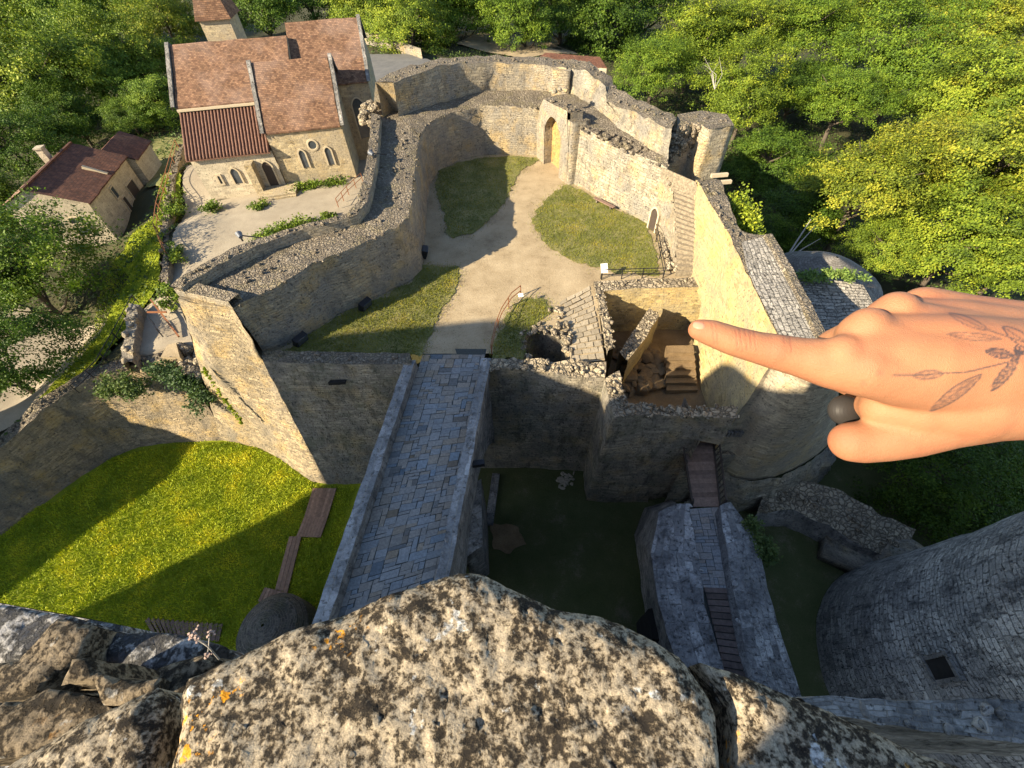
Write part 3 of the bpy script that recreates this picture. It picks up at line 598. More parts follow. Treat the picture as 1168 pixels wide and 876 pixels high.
# right part of the barbican
LT2 = PL([(654,140,6.2),(661,143,6.2),(673,149,6.0),(685,157,5.9),(712,170,5.8),(735,180,5.8),(761,191,5.9)])
UB2 = PL([(630,105,6.0),(656,108,6.1),(688,130,6.2),(704,145,6.1),(724,158,6.1),(745,172,6.1),(761,182,6.1)])
UI2 = PL([(634,76,8.6),(648,77,8.6),(667,80,8.6),(690,100,8.0),(692,116,7.4),(730,131,8.2),(766,148,8.5)])
UO2 = PL([(640,67,8.7),(654,69,8.7),(672,71,8.7),(697,89,8.1),(706,103,7.8),(740,118,8.3),(772,132,8.5)])
bw2 = thing('barbican_wall', 'pale sunlit two-tier wall right of the arched gate, above the bench', 'wall', (12, 47, 0))
mb = MB(); lb2 = [np.array([p[0]-.15, p[1]-.2, -.3]) for p in LT2]
mb.loft([lb2, LT2, [UB2[1]]*0+UB2], seg=.8, row=.7, amp=.11, mi=[0, 1], ragged={1: .2}); mb.loft([UB2, UI2, UO2, shift(setz(UO2, -9), .5, .4)], seg=.8, row=.7, amp=.12, mi=[0, 1, 0], ragged={1: .3, 2: .25})
mb.lumps(LT2, .8, 3.5, .3, 1); mb.lumps([p*.5+q*.5 for p, q in zip(np.array(UI2), np.array(UO2))], 1.3, 1.6, .3, 1); mb.lumps([P(680,150,6.1), P(706,160,6), P(735,176,6)], 1.6, 2.5, .45, 1)
make('masonry', mb, [masonry('pale_barbican', (.40, .345, .25), (.30, .265, .2), (.25, .23, .195), ochre=.35, soot_amt=.45), M_TOP], bw2, True)
# small door in that wall
def frame_on(a, b, root_, w, h, z0, pos, depth=.25, arch=True, fmat=M_FRAME, dmat=M_VOID, name='door', out=.1, fw_=.18):
    d = np.array(b)-np.array(a); d[2] = 0; d /= np.hypot(*d[:2]); n_ = np.array([d[1], -d[0], 0])
    if n_ @ (np.array([0, 0, 0])-np.array(a)) < 0: n_ = -n_
    c = np.array([pos[0], pos[1], 0]); 
    def W(s, z, o): q = c+d*s+n_*o; return np.array([q[0], q[1], z])
    hs = h-w/2 if arch else h
    op = archpts(-w/2, w/2, z0, z0+hs, z0+h) if arch else [(-w/2, z0), (-w/2, z0+h), (w/2, z0+h), (w/2, z0)]
    ou = archpts(-w/2-fw_, w/2+fw_, z0, z0+hs, z0+h+fw_) if arch else [(-w/2-fw_, z0-fw_), (-w/2-fw_, z0+h+fw_), (w/2+fw_, z0+h+fw_), (w/2+fw_, z0-fw_)]
    m1 = MB(); cl = not arch
    m1.loft([[W(s, z, out-.16) for s, z in op], [W(s, z, out) for s, z in op], [W(s, z, out) for s, z in ou], [W(s, z, out-.45) for s, z in ou]], seg=5, row=5, amp=0, closed=cl)
    m2 = MB(); m2.poly([W(s, z, out-.11) for s, z in op])
    o = make(name, m2, dmat, root_); make('frame', m1, fmat, o); return o

# corner tower block
ct = thing('corner_tower', 'square broken corner tower at the right end of the barbican', 'tower', P(815, 160, 4))
foot = PL([(772,146),(772,131),(800,126),(829,131),(838,143),(808,148),(797,140)], 8.0); mb = MB(); mb.prism(foot, -9, 8.0, (0, 1), .12, .7, .02); mb.lumps([P(780,136,8), P(802,132,8), P(830,138,8)], 1.8, 2, .3, 1)
make('masonry', mb, [masonry('tower_stone', (.5, .42, .28), (.4, .34, .23), (.38, .33, .25), ochre=.6, soot_amt=.15), M_TOP], ct, True)
mb = MB(); 
for k in range(70):
    t = random.random(); q = P(768,150,7.6)*(1-t)+P(797,143,7.6)*t; mb.stone((q[0]+random.gauss(0,.15), q[1]-.2+random.gauss(0,.2), 5+random.random()*2.9), (random.uniform(.4,.9), random.uniform(.4,.8), random.uniform(.3,.6)), random.random()*3)
make('rubble_core', mb, M_RUB, ct)
mb = MB()
for px in ((822,200,4.6),(826,208,4.2)): q = P(*px); mb.beam(q+np.array([-.9,0,0]), q+np.array([.7,.1,0]), .3, .3)
make('corbel', mb, M_FRAME, ct)
# ================================================================== RIGHT CURTAIN WALL + STAIRS
st = thing('stone_stairs', 'steep flight of worn stone stairs climbing the inside of the right wall', 'stairs', P(785, 305, 0))
mb = MB(); Lp = [P(772,312,.3), P(771,262,2.6), P(768,218,4.6), P(757,191,6.0)]; Rp = [P(797,313,.3), P(798,272,2.6), P(796,228,4.6), P(793,207,6.0)]
def along(L, t): k = min(len(L)-2, int(t*(len(L)-1))); f = t*(len(L)-1)-k; return L[k]*(1-f)+L[k+1]*f
ns = 24
for k in range(ns):
    a0, a1, b0, b1 = along(Lp, k/ns), along(Lp, (k+1)/ns), along(Rp, k/ns), along(Rp, (k+1)/ns); z = a1[2]
    q = [np.array([p[0]+random.gauss(0,.05), p[1]+random.gauss(0,.04), z+random.gauss(0,.03)]) for p in (a0-np.array([0,.08,0]), b0-np.array([0,.08,0]), b1, a1)]
    mb.prism(q, z-.9, z, (0, 0), .035, .5)
mb.loft([[np.array([p[0]-.05, p[1], -.3]) for p in Lp], [p+np.array([-.05,0,-.05]) for p in Lp]], amp=.1, seg=.7, row=.6, mi=[1])
mb.lumps([p+np.array([-.1,0,.05]) for p in Lp], .3, 5, .28, 1)
make('steps', mb, [plain('worn_stone', (.235, .195, .14), .95, var=.7, sc=5, bump=.04), M_WALL], st, False)
frame_on(Lp[3], Lp[2], st, .95, 2.3, .05, Lp[3]*.72+Lp[2]*.28+np.array([-.05,0,0]), out=.26, dmat=M_DARKW, name='door')
rc = thing('curtain_wall', 'high curtain wall right of the pit, inner face lit bright yellow', 'wall', P(850, 340, 0))
RT_ = PL([(794,205,6.0),(800,212,6.0),(817,243,6.0),(833,270,6.0),(842,290,6.0),(851,310,6.0),(872,352,6.0),(893,395,6.0)])
RO = PL([(822,205,6.0),(827,218,6.0),(834,240,6.0),(846,264,6.0),(871,268,6.1),(894,310,6.1),(914,348,6.1),(934,392,6.1)])
rb = [np.array([p[0]-.35, p[1]-.1, zz]) for p, zz in zip(RT_, (0, 0, 0, 0, -5, -5, -5, -8))]
mb = MB(); mb.loft([rb, RT_], seg=.8, row=.7, amp=.06, mi=[0], ragged={1: .1})
mb.loft([RT_, RO, [np.array([p[0]+.9, p[1]+.3, -14]) for p in RO]], seg=.8, row=.7, amp=.09, mi=[1, 2], ragged={1: .12}); mb.lumps([p+np.array([.35, 0, .03]) for p in RT_[:4]], .9, 3, .3, 1)
make('masonry', mb, [M_WARM, M_TOP, M_MOAT], rc, True)
mb = MB(); mb.loft([PL([(848,268,6.15),(871,268,6.3),(871,268,6.0)]), PL([(893,352,6.15),(916,352,6.3),(916,352,6)]), PL([(905,398,6.15),(938,394,6.3),(938,394,6)])], seg=1, row=1, amp=.03); 
roof_l = MB(); rr0 = PL([(846,276,6.12),(853,310,6.12),(874,352,6.12),(894,393,6.12)]); rr1 = PL([(872,270,6.5),(893,308,6.5),(914,348,6.5),(933,390,6.5)])
roof_l.loft([shift(rr0, 0, 0, .0), rr1], seg=.8, row=.5, amp=.04); make('roof_slabs', roof_l, M_LAUZE, rc, True)
cop = MB(); cop.loft([shift(rr1, -.1, 0, .02), shift(rr1, 0, 0, .22), shift(rr1, .5, 0, .2), shift(rr1, .5, 0, -.6)], seg=.5, row=.5, amp=.05); make('coping', cop, M_TOP, rc, True)
mb = MB(); c0, c1 = P(829,367,1.4)+np.array([-.05,-.15,0]), P(839,347,2.6)+np.array([-.05,-.15,0]); mb.beam(c0, c1, .45, .25); make('slit_opening', mb, M_EARTH, rc)
# front drum of that wall (falls into the moat)
dr = thing('drum_tower', 'smooth rounded tower face under the pointing hand, upper edge sunlit', 'tower', P(880, 545, MZ))
tpl = PL([(893,395,6.0),(905,409,6.0),(922,421,6.0),(940,426,6.0),(954,424,6.0),(964,412,6.0),(962,395,6.0),(945,378,6.0)])
bsl = [P(*p, -8.0) for p in ((822,535),(838,543),(860,546),(885,542),(910,532),(935,517),(952,500),(958,470))]
bsl = [np.array([rb[7][0]-.1, rb[7][1]-.15, -8.0])]+bsl; tpl = [np.array([RT_[7][0]-.1, RT_[7][1]-.1, 6.0])]+tpl
mb = MB(); midl = [b*.42+t*.58 for b, t in zip(np.array(bsl), np.array(tpl))]
plinth = [np.array([p[0]+(p[0]-17.5)*.18-.3*0, p[1]-.7, MZ-.2]) for p in bsl]
mb.loft([plinth, [p*.4+q*.6+np.array([0,-.5,0]) for p, q in zip(np.array(plinth), np.array(bsl))], shift(bsl, 0, -.15)], seg=.6, row=.6, amp=.35, mi=[2, 2]); mb.loft([shift(bsl, 0, 0, -.3), [b*.55+t*.45 for b, t in zip(np.array(bsl), np.array(tpl))], tpl], seg=.7, row=.6, amp=.06, mi=[0, 0]); mb.poly(tpl[::-1], 1)
make('masonry', mb, [masonry('drum_stone', (.44, .37, .26), (.35, .295, .21), (.31, .27, .21), bw=.6, bh=.22, soot_amt=.25, ochre=.4, bump=.7), M_TOP, M_MOAT], dr, True)
mb = MB(); q = P(886,492,-7.2); mb.beam(q+np.array([-.3,-.35,-.1]), q+np.array([.3,-.35,.5]), .12, .2); make('arrow_slit', mb, M_VOID, dr)
# turret roof outside the right wall
tr = thing('turret', 'low outer turret with grey stone-slab roof seen past the right wall', 'turret', P(945, 360, -2))
mb = MB(); e = PL([(898,316,3.0),(940,318,3.0),(984,325,3.0)]); e2 = PL([(925,385,1.2),(965,385,1.0),(1012,372,.8)]); mb.loft([e2, e], seg=.7, row=.5, amp=.06); mb.loft([PL([(984,325,3.0),(985,325,3)]), PL([(1000,338,1.4),(1014,372,.6)])], seg=.7, row=.5, amp=.05); mb.loft([e, shift(setz(e, -6), .4, .8)], amp=.04); mb.loft([shift(setz(e2, -6), 0, -.3), e2], amp=.04)
make('roof', mb, M_LAUZE, tr, True)
mb = MB(); c = P(952, 322, 1.0); mb.lathe((c[0], c[1]+1.2), [(4.2, -7), (4.2, .3), (4.5, .3), (2.4, 1.6), (.1, 2.6)], 28, [0, 0, 1, 1], .04); make('round_back', mb, [M_GREY, M_SLATE], tr, True)
bush('creeper', [P(918,318,3.2), P(945,312,3.3), P(975,318,3.2)], .9, .5, 1800, 'bright green creeper growing on the turret roof ridge', 'plant', M_IVY, .11, tint=(1.9, 1.9, 1.5))
bush('bush', [P(838,238,4.6), P(846,255,4.4), P(856,268,4.2)], 1.2, 1.4, 3000, 'yellow-green bush leaning against the outside of the right wall', 'bush', M_LEAF, .12, tint=(1.5, 1.35, 1.1))
# ================================================================== PIT AND CELLARS
ptw = thing('cellar_wall', 'L-shaped rubble wall around the sunken cellar, dark stone top', 'wall', P(680, 360, 0))
a = PL([(693,402,.3),(686,360,.3),(677,322,.3),(735,319,.3),(815,317,.3)]); i_ = PL([(700,396,.3),(694,362,.3),(688,333,.3),(735,330,.3),(815,329,.3)])
mb = MB(); mb.loft([setz(a, -.2), shift(a, 0, 0, .1), shift(i_, 0, 0, .1), setz(i_, -4.6)], seg=.7, row=.6, amp=.07, mi=[1, 1, 0], ragged={1: .1, 2: .1}); mb.lumps([p*.5+q*.5+np.array([0,0,.1]) for p, q in zip(np.array(a), np.array(i_))], .9, 6, .26, 1)
make('masonry', mb, [M_WARM, M_RUB], ptw, True)
dw = thing('partition_wall', 'broken diagonal wall stub dividing the sunken cellar', 'wall', P(722, 390, -4))
a = PL([(706,402,-1.2),(725,374,-1.0),(741,351,-.9)]); b_ = PL([(716,412,-1.2),(737,384,-1.0),(752,360,-.9)]); mb = MB(); mb.loft([setz(a, -4.5), a, b_, setz(b_, -4.5)], seg=.6, row=.5, amp=.09, mi=[0, 1, 0]); mb.lumps([p*.5+q*.5 for p, q in zip(np.array(a), np.array(b_))], .6, 5, .28, 1)
make('masonry', mb, [M_WARM, M_RUB], dw, True)
FL = PL([(685,330),(800,325),(818,500),(700,480)], 0); sheet('cellar_floor', [np.array([p[0], p[1]]) for p in ((6.4,32),(17.0,31.5),(16.0,17.2),(6.9,17.4))], -4.4, M_EARTH, .6, .18)
ps = thing('cellar_steps', 'five worn ochre steps descending inside the sunken cellar', 'stairs', P(778, 420, -4))
mb = MB(); s0, s1 = P(762,394,-3.0), P(794,394,-3.0)
for k in range(6):
    y0, y1 = 394+k*8.5, 394+(k+1)*8.5; z = -2.4-.32*k; q = [P(760+random.gauss(0,.6), y1, z), P(792+k*.8, y1, z), P(791+k*.7, y0, z), P(760, y0, z)]; mb.prism(q, z-.55, z, (0, 0), .05, .5)
make('steps', mb, M_EARTH, ps)
mb = MB()
for k in range(46):
    q = P(random.uniform(710,758), random.uniform(395,445), -3.9); mb.stone((q[0], q[1], -4.3+random.random()*.4), (random.uniform(.5,1.7), random.uniform(.4,1.2), random.uniform(.3,.8)), random.random()*3)
rk = make('boulder_pile', mb, M_EARTH); tag(rk, 'heap of brown bedrock and fallen blocks on the cellar floor', 'rubble')
# collapsed hole
ph = thing('collapsed_pit', 'dark ragged pit with broken rubble rim left of the cellar', 'pit', P(622, 395, -4))
ring = PL([(598,411),(595,388),(609,373),(640,379),(650,398),(652,415)], .05); mb = MB(); mb.loft([[np.array([p[0]*.97, p[1]*.99, -5]) for p in ring], shift(ring, 0, 0, .1), [np.array([p[0]+(p[0]-1.5)*.06, p[1]+(p[1]-24)*.08, .0]) for p in ring]], seg=.5, row=.5, amp=.16, mi=[0, 1], closed=True); mb.lumps(ring, 1.0, 4, .4, 1); mb.poly([np.array([p[0], p[1], -4.9]) for p in ring])
mb.lumps([P(632,352,.1), P(640,368,.2), P(649,392,.3)], .9, 7, .4, 1)
make('masonry', mb, [M_MOAT, M_RUB], ph, True)
pl = MB(); Aq, Bq, Cq, Dq = P(638,345), P(672,326), P(690,410), P(652,412)
for iy in range(13):
    for ix in range(4):
        def W(u, v): return (Aq*(1-u)+Bq*u)*(1-v)+(Dq*(1-u)+Cq*u)*v
        u0, u1, v0, v1 = ix/4+.01, (ix+1)/4-.01, iy/13+.008, (iy+1)/13-.008; off = .12*(iy % 2)
        q = [W(min(1, u0+off), v0), W(min(1, u1+off), v0), W(min(1, u1+off), v1), W(min(1, u0+off), v1)]; z = .09+random.gauss(0, .015)
        if abs(u1+off-u0-off) < .05: continue
        k = random.uniform(.75, 1.15); n0 = len(pl.f); pl.prism([p+np.array([random.gauss(0,.03), random.gauss(0,.03), 0]) for p in q][::-1], -.15, z, (0, 0), 0, 5); pl.col.extend([(.36*k, .30*k, .21*k)]*(4*(len(pl.f)-n0)))
tag(make('flagstone_path', pl, M_SLAB), 'short flagstone path between the collapsed pit and the cellar wall', 'path', None, 'structure')
# ------------------------------------------------------------------ front wall right of the bridge + gate block
fw2 = thing('front_wall', 'ragged-topped moat wall right of the stone bridge, below the collapsed pit', 'wall', P(620, 534, MZ))
a = PL([(552,412,.8),(580,409,.8),(610,408,.9),(640,413,.8),(665,412,.9),(692,413,.9)]); b_ = PL([(552,420,.6),(580,421,.6),(610,422,.6),(640,428,.6),(665,429,.6),(690,431,.6)]); bb = [P(*p, MZ) for p in ((540,534),(565,534),(600,534),(625,535),(650,536),(670,538))]
mb = MB(); mb.loft([shift(bb, 0, 0, -.3), b_, a, shift(setz(a, -1.5), 0, .3)], seg=.6, row=.6, amp=.1, mi=[0, 1, 0], ragged={1: .18, 2: .35}); mb.lumps([p*.5+q*.5 for p, q in zip(np.array(a), np.array(b_))], .9, 7, .36, 2)
make('masonry', mb, [M_MOAT, M_RUB, M_RUB], fw2, True)
gb = thing('gate_block', 'projecting postern block above the wooden footbridge, ruined top edge', 'gatehouse', P(740, 570, MZ))
a = PL([(690,431,.7),(694,452,.6),(700,477,.5),(720,473,.4),(740,473,.2),(770,474,.0),(800,476,.2),(838,478,.6)])
i_ = PL([(706,424,.7),(712,445,.6),(716,460,.5),(724,461,.4),(742,462,.2),(768,466,.0),(800,464,.2),(842,464,.6)])
bb = [P(*p, MZ) for p in ((665,537),(666,555),(668,571),(700,573),(740,573),(775,570),(810,556),(836,545))]
mb = MB()
j = 3
mb.loft([shift(bb[:5], 0, 0, -.3), a[:5], i_[:5], setz(i_[:5], -4.6)], seg=.6, row=.6, amp=.13, mi=[0, 1, 0], ragged={1: .2, 2: .25})
# wall over and beside the passage arch
zA = -2.4
mb.loft([[np.array([p[0], p[1]-.05, zA]) for p in a[4:]], a[4:], i_[4:], setz(i_[4:], zA)], seg=.5, row=.5, amp=.1, mi=[0, 1, 0], ragged={1: .2, 2: .3})
mb.lumps([p*.5+q*.5+np.array([0,0,.05]) for p, q in zip(np.array(a), np.array(i_))], 1.0, 7, .32, 2)
fl0 = P(776,492,-5); fl1 = P(812,492,-5)
mb.loft([[np.array([a[4][0]-.4, a[4][1]-.15, MZ]), np.array([fl0[0]+.3, a[5][1]+.1, MZ])], [np.array([a[4][0]-.4, a[4][1]-.1, -6]), np.array([fl0[0]+.3, a[5][1]-.1, -6])], [np.array([a[4][0]-.4, a[4][1]-.05, zA+.1]), np.array([fl0[0]+.1, a[5][1]-.1, zA+.1])]], seg=.6, row=.6, amp=.13, mi=[0, 0])
mb.loft([[np.array([fl0[0]-.05, 16.4, MZ]), np.array([fl1[0]+1.2, 16.4, MZ])], [np.array([fl0[0]-.05, 16.5, -5.15]), np.array([fl1[0]+1.2, 16.5, -5.15])], [np.array([fl0[0], 20, -5.1]), np.array([fl1[0]+.6, 20, -5.1])]], seg=.6, row=.6, amp=.05, mi=[0, 1])
mb.loft([[np.array([fl0[0], 16.2, -5.2]), np.array([fl0[0], 20, -5.2])], [np.array([fl0[0], 16.2, zA+.2]), np.array([fl0[0], 20, zA+.2])]], amp=.05, mi=[0])
make('masonry', mb, [M_MOAT, M_RUB, M_RUB], gb, True)
mb = MB(); vv = []
for k in range(15):
    t = k/14; x = fl0[0]-.3+(fl1[0]-fl0[0]+.9)*t; mb.box((x, a[5][1]-.14, zA+.12-.3*abs(t-.5)), (.17, .22, .5), 0, .08)
make('arch_stones', mb, M_GREY, gb)
# ================================================================== STONE BRIDGE
bg = thing('stone_bridge', 'wide paved stone bridge crossing the moat toward the courtyard', 'bridge', (-6, 14, MZ))
def BR(u, v, z): # u across 0..1 (outer faces), v along 0 courtyard .. 1 keep
    l0, l1 = P(462,411,.9), P(352,722,.9); r0, r1 = P(560,409,.9), P(510,668,.9)
    q = (l0*(1-u)+r0*u)*(1-v)+(l1*(1-u)+r1*u)*v; return np.array([q[0], q[1], z])
PW = .125; vs = [k/12 for k in range(0, 18)]
def brline(u, z, o=0): return [BR(u, v, z) for v in vs]
for u0, u1, nm in ((0, PW, 0), (1-PW*.85, 1, 1)):
    mb = MB(); mb.loft([brline(u0, -.1 if nm == 0 else .0), brline(u0, .9), brline(u1, .9), brline(u1, -.1)], seg=.6, row=.45, amp=.06, mi=[0, 1, 0], ragged={1: .05, 2: .05})
    mb.lumps([BR((u0+u1)/2, v, .88) for v in vs], .55, 2, .2, 1)
    make('parapet', mb, [M_GREY, masonry('parapet_top', (.38, .37, .36), (.25, .245, .24), (.19, .19, .19), bw=.9, bh=.5, soot_amt=.7, bump=.7)], bg, True)
pv = MB(); joint = MB(); joint.poly([BR(PW, -.12, 0.0), BR(1-PW*.85, -.12, 0.0), BR(1-PW*.85, 1.4, 0), BR(PW, 1.4, 0)][::-1]); make('bedding', joint, M_JOINT, bg)
nxg, nyg = 15, 82; used = np.zeros((nyg, nxg), bool)
def slab_field(pv, W, nxg, nyg, used, base, rg, darkp=.09, z0=.0):
    for iy in range(nyg):
        for ix in range(nxg):
            if used[iy, ix]: continue
            w = rg.choice([1, 2, 2, 3]); h = rg.choice([1, 1, 2, 2, 3]) if w < 3 else rg.choice([1, 2])
            while ix+w > nxg or used[iy, ix:ix+w].any(): w -= 1
            h = min(h, nyg-iy); used[iy:iy+h, ix:ix+w] = True
            g = .06; x0, x1, y0, y1 = (ix+g)/nxg, (ix+w-g)/nxg, (iy+g)/nyg, (iy+h-g)/nyg
            j = lambda: rg.gauss(0, .0035)
            z = z0+.03+rg.gauss(0, .008); q = [W(x0+j(), y0+j()*.2, z), W(x1+j(), y0+j()*.2, z), W(x1+j(), y1+j()*.2, z), W(x0+j(), y1+j()*.2, z)][::-1]
            n0 = len(pv.f); pv.prism(q, z-.12, z, (0, 0), 0, 9); k = rg.uniform(.86, 1.1)*(.6 if rg.random() < darkp else 1); t = rg.gauss(0, .02)
            pv.col.extend([(base[0]*k+t, base[1]*k, base[2]*k-t)]*(4*(len(pv.f)-n0)))
rg = random.Random(3); slab_field(pv, lambda u, v, z: BR(PW+(1-PW*1.85)*u, v*1.1-.08, z), nxg, nyg, used, (.25, .235, .215), rg)
make('paving', pv, M_SLAB, bg)
ash = MB(); ash.loft([[BR(PW, 1.0, .075), BR(PW, 1.4, .075)], [BR(1-PW*.85, 1.03, .07), BR(1-PW*.85, 1.4, .07)]], seg=.5, row=.5, amp=.02); make('plain_deck', ash, M_ASPH, bg, True)
arch = MB()
for u in (0.02, .98):
    pts = []; n = 24
    for k in range(n+1):
        v = k/n*1.4; zb = MZ-.3 if v < .05 or v > 1.1 else -3.2-7.8*abs((v-.55)/.55)**2.4
        pts.append((v, max(MZ-.3, zb)))
    arch.loft([[BR(u, v, z) for v, z in pts], [BR(u, v, -.02) for v, z in pts]], seg=.8, row=.7, amp=.06)
under = [(k/24*1.4, max(MZ-.3, MZ-.3 if k/24*1.4 < .05 or k/24*1.4 > 1.1 else -3.2-7.8*abs((k/24*1.4-.55)/.55)**2.4)) for k in range(25)]
arch.loft([[BR(.02, v, z) for v, z in under], [BR(.98, v, z) for v, z in under]], seg=.8, row=.8, amp=.05)
make('arch_masonry', arch, M_GREY, bg, True)
mb = MB(); mb.prism([P(549,590,MZ), P(556,586,MZ), P(558,655,MZ), P(540,668,MZ), P(538,600,MZ)], MZ-.2, -6.5, (0, 0), .05); make('buttress', mb, M_GREY, bg, True)
mb = MB(); q = BR(1.0, .53, .3); mb.box((q[0]+.35, q[1], .15), (.75, .35, .3), .1, .03); tag(make('floodlight', mb, M_BLACK), 'black floodlight box fixed outside the right bridge parapet', 'floodlight')
# ================================================================== FOOTBRIDGE + CAUSEWAY
fb = thing('wooden_footbridge', 'narrow plank footbridge with dark baluster rails below the postern', 'footbridge', (13, 15, -5))
def FB(u, v, z=-5.0):
    l0, l1, r0, r1 = P(776,496,-5), P(789,578,-5), P(812,494,-5), P(821,578,-5); q = (l0*(1-u)+r0*u)*(1-v)+(l1*(1-u)+r1*u)*v; return np.array([q[0], q[1], z])
mb = MB(); np_ = 17
for k in range(np_):
    a0, a1 = FB(.0, (k+.5)/np_, -5.03), FB(1.0, (k+.5)/np_, -5.03+random.gauss(0,.008)); c_ = random.uniform(.7, 1.2); mb.beam(a0, a1, .35, .07, 0, (.23*c_, .16*c_, .125*c_))
make('planks', mb, M_WOOD, fb)
for u, lean in ((0, -.25), (1, .1)):
    mb = MB(); p0, p1 = FB(u, -.02, -4.0), FB(u, 1.02, -4.0); p0[0] += lean; p1[0] += lean; mb.beam(p0, p1, .1, .09)
    mb.beam(FB(u, -.02, -4.9), FB(u, 1.02, -4.9), .1, .12)
    for k in range(15):
        q = FB(u, k/14, -5); t = FB(u, k/14, -4.0); t[0] += lean; mb.beam(q, t, .07, .05)
    for k in (0, .5, 1):
        q = FB(u, k, -5.2); t = FB(u, k, -3.8); t[0] += lean; mb.beam(q, t, .14, .14)
    make('railing', mb, M_DARKW, fb)
mb = MB()
for u in (.15, .85): mb.beam(FB(u, -.05, -5.25), FB(u, 1.05, -5.25), .22, .3)
make('bearer', mb, M_DARKW, fb)
cz = thing('causeway', 'narrow stone causeway with thick sloping parapets leading from keep to footbridge', 'causeway', (12, 8, MZ))
def CA(u, v, z): 
    l0, l1, r0, r1 = P(788,580,-5), P(830,760,-5), P(820,578,-5), P(858,765,-5); q = (l0*(1-u)+r0*u)*(1-v)+(l1*(1-u)+r1*u)*v; return np.array([q[0], q[1], z])
pv = MB(); used = np.zeros((24, 8), bool); rg = random.Random(11); slab_field(pv, lambda u, v, z: CA(u*1.25-.22, v*.56, z), 8, 24, used, (.34, .34, .34), rg, .03, -5.04); make('paving', pv, M_SLAB, cz)
jb = MB(); jb.poly([CA(-.35, 0, -5.05), CA(1.2, 0, -5.05), CA(1.2, 1.4, -5.05), CA(-.35, 1.4, -5.05)][::-1]); make('bedding', jb, M_JOINT, cz)
mb = MB()
for k in range(20):
    c_ = random.uniform(.7, 1.15); mb.beam(CA(-.2, .572+k*.038, -5.0), CA(1.05, .572+k*.038, -5.0), .3, .06, 0, (.17*c_, .13*c_, .115*c_))
make('boards', mb, M_WOOD, cz)
LI = [P(786,574,-3.9), P(790,600,-3.9), P(797,640,-4.0), P(805,690,-4.1), P(818,740,-4.2), P(838,800,-4.2)]
LO = [P(772,574,-3.9), P(752,585,-4.2), P(742,632,-4.6), P(752,690,-4.8), P(768,745,-4.9), P(785,800,-4.9)]
LB = [P(764,570,MZ), P(736,578,MZ), P(724,608,MZ), P(731,660,MZ), P(737,715,MZ), P(745,760,MZ)]
mb = MB(); mb.loft([setz(LI, -5.2), LI, LO], seg=.5, row=.45, amp=.09, mi=[1, 1]); mb.loft([LO, [p*.35+q*.65 for p, q in zip(np.array(LO), np.array([np.array([b[0], b[1], MZ]) for b in LB]))], shift([np.array([b[0], b[1], MZ]) for b in LB], 0, 0, -.2)], seg=.6, row=.6, amp=.1, mi=[0, 0])
mb.lumps(LI, .4, 2, .3, 1)
make('parapet', mb, [M_GREY, masonry('sloped_coping', (.42, .42, .42), (.24, .24, .245), (.17, .17, .175), soot=(.06,.06,.065), bw=.7, bh=.45, soot_amt=.75, bump=1.1, mortar=(.2,.2,.2))], cz, True)
RI = [P(821,577,-3.9), P(828,620,-3.9), P(838,680,-4.0), P(850,740,-4.0), P(868,810,-4.0)]; RO2 = [P(834,572,-3.9), P(862,612,-4.3), P(879,680,-4.6), P(895,735,-4.7), P(920,810,-4.7)]
mb = MB(); mb.loft([setz(RI, -5.2), RI, [p*.7+q*.3+np.array([0,0,.1]) for p, q in zip(np.array(RI), np.array(RO2))], RO2, shift(setz(RO2, MZ-.2), .5, 0)], seg=.5, row=.5, amp=.08, mi=[1, 1, 1, 0]); mb.lumps(RI, .3, 2, .25, 1)
make('parapet', mb, [M_GREY, D.materials['sloped_coping']], cz, True)
mb = MB(); c0 = P(752,712,-9.5); mb.prism([c0+np.array([-.9,-1.0,0]), c0+np.array([.5,-1.2,0]), c0+np.array([.5,.9,0]), c0+np.array([-.75,.8,0])], MZ, -8.6, (0, 0), .05); make('arch_opening', mb, M_VOID, cz)
bush('ivy', [P(850,600,-4.4), P(862,615,-4.6), P(872,640,-5.0), P(868,630,-5.5)], .8, .9, 2400, 'deep green ivy clump hanging on the outer causeway parapet', 'ivy', M_IVY, .1)
# ------------------------------------------------------------------ ruins and tower at lower right
rl = thing('ruined_wall', 'low broken wall in deep shade right of the causeway', 'wall', P(960, 600, MZ))
a = PL([(872,560,-10),(920,548,-9.6),(965,560,-9.6),(1000,585,-10),(1045,605,-10.6)]); b_ = PL([(862,585,-11),(905,582,-10.8),(945,600,-10.8),(985,625,-11),(1030,640,-11.6)]); mb = MB(); mb.loft([shift(setz(b_, MZ-.2), 0, -.5), b_, a, setz(shift(a, .4, .4), MZ-.2)], seg=.6, row=.6, amp=.16, mi=[0, 1, 0], ragged={1: .2, 2: .4}); mb.lumps([p*.5+q*.5 for p, q in zip(np.array(a), np.array(b_))], 1.6, 2.5, .35, 1)
make('masonry', mb, [M_GREY, M_RUB], rl, True)
rv = thing('vaulted_ruin', 'fallen vault with rounded shell beside the round tower, in deep shade', 'ruin', P(1030, 640, MZ))
mb = MB(); c = P(1025,645,-12.6); mb.lathe((c[0], c[1]), [(2.3, MZ-.2), (2.2, -11.6), (1.6, -10.9), (.1, -10.6)], 22, 0, .12); q0, q1 = P(940,618,-12), P(1010,650,-12); mb.beam((q0[0], q0[1], -12.4), (q1[0], q1[1], -12.3), 2.4, 1.2)
make('shell', mb, M_MOAT, rv, True)
rt = thing('round_tower', 'big round tower of weathered grey stone rising at the lower right', 'tower', (30, 0, MZ))
mb = MB(); tcx, tcy = 29.2, 2.0
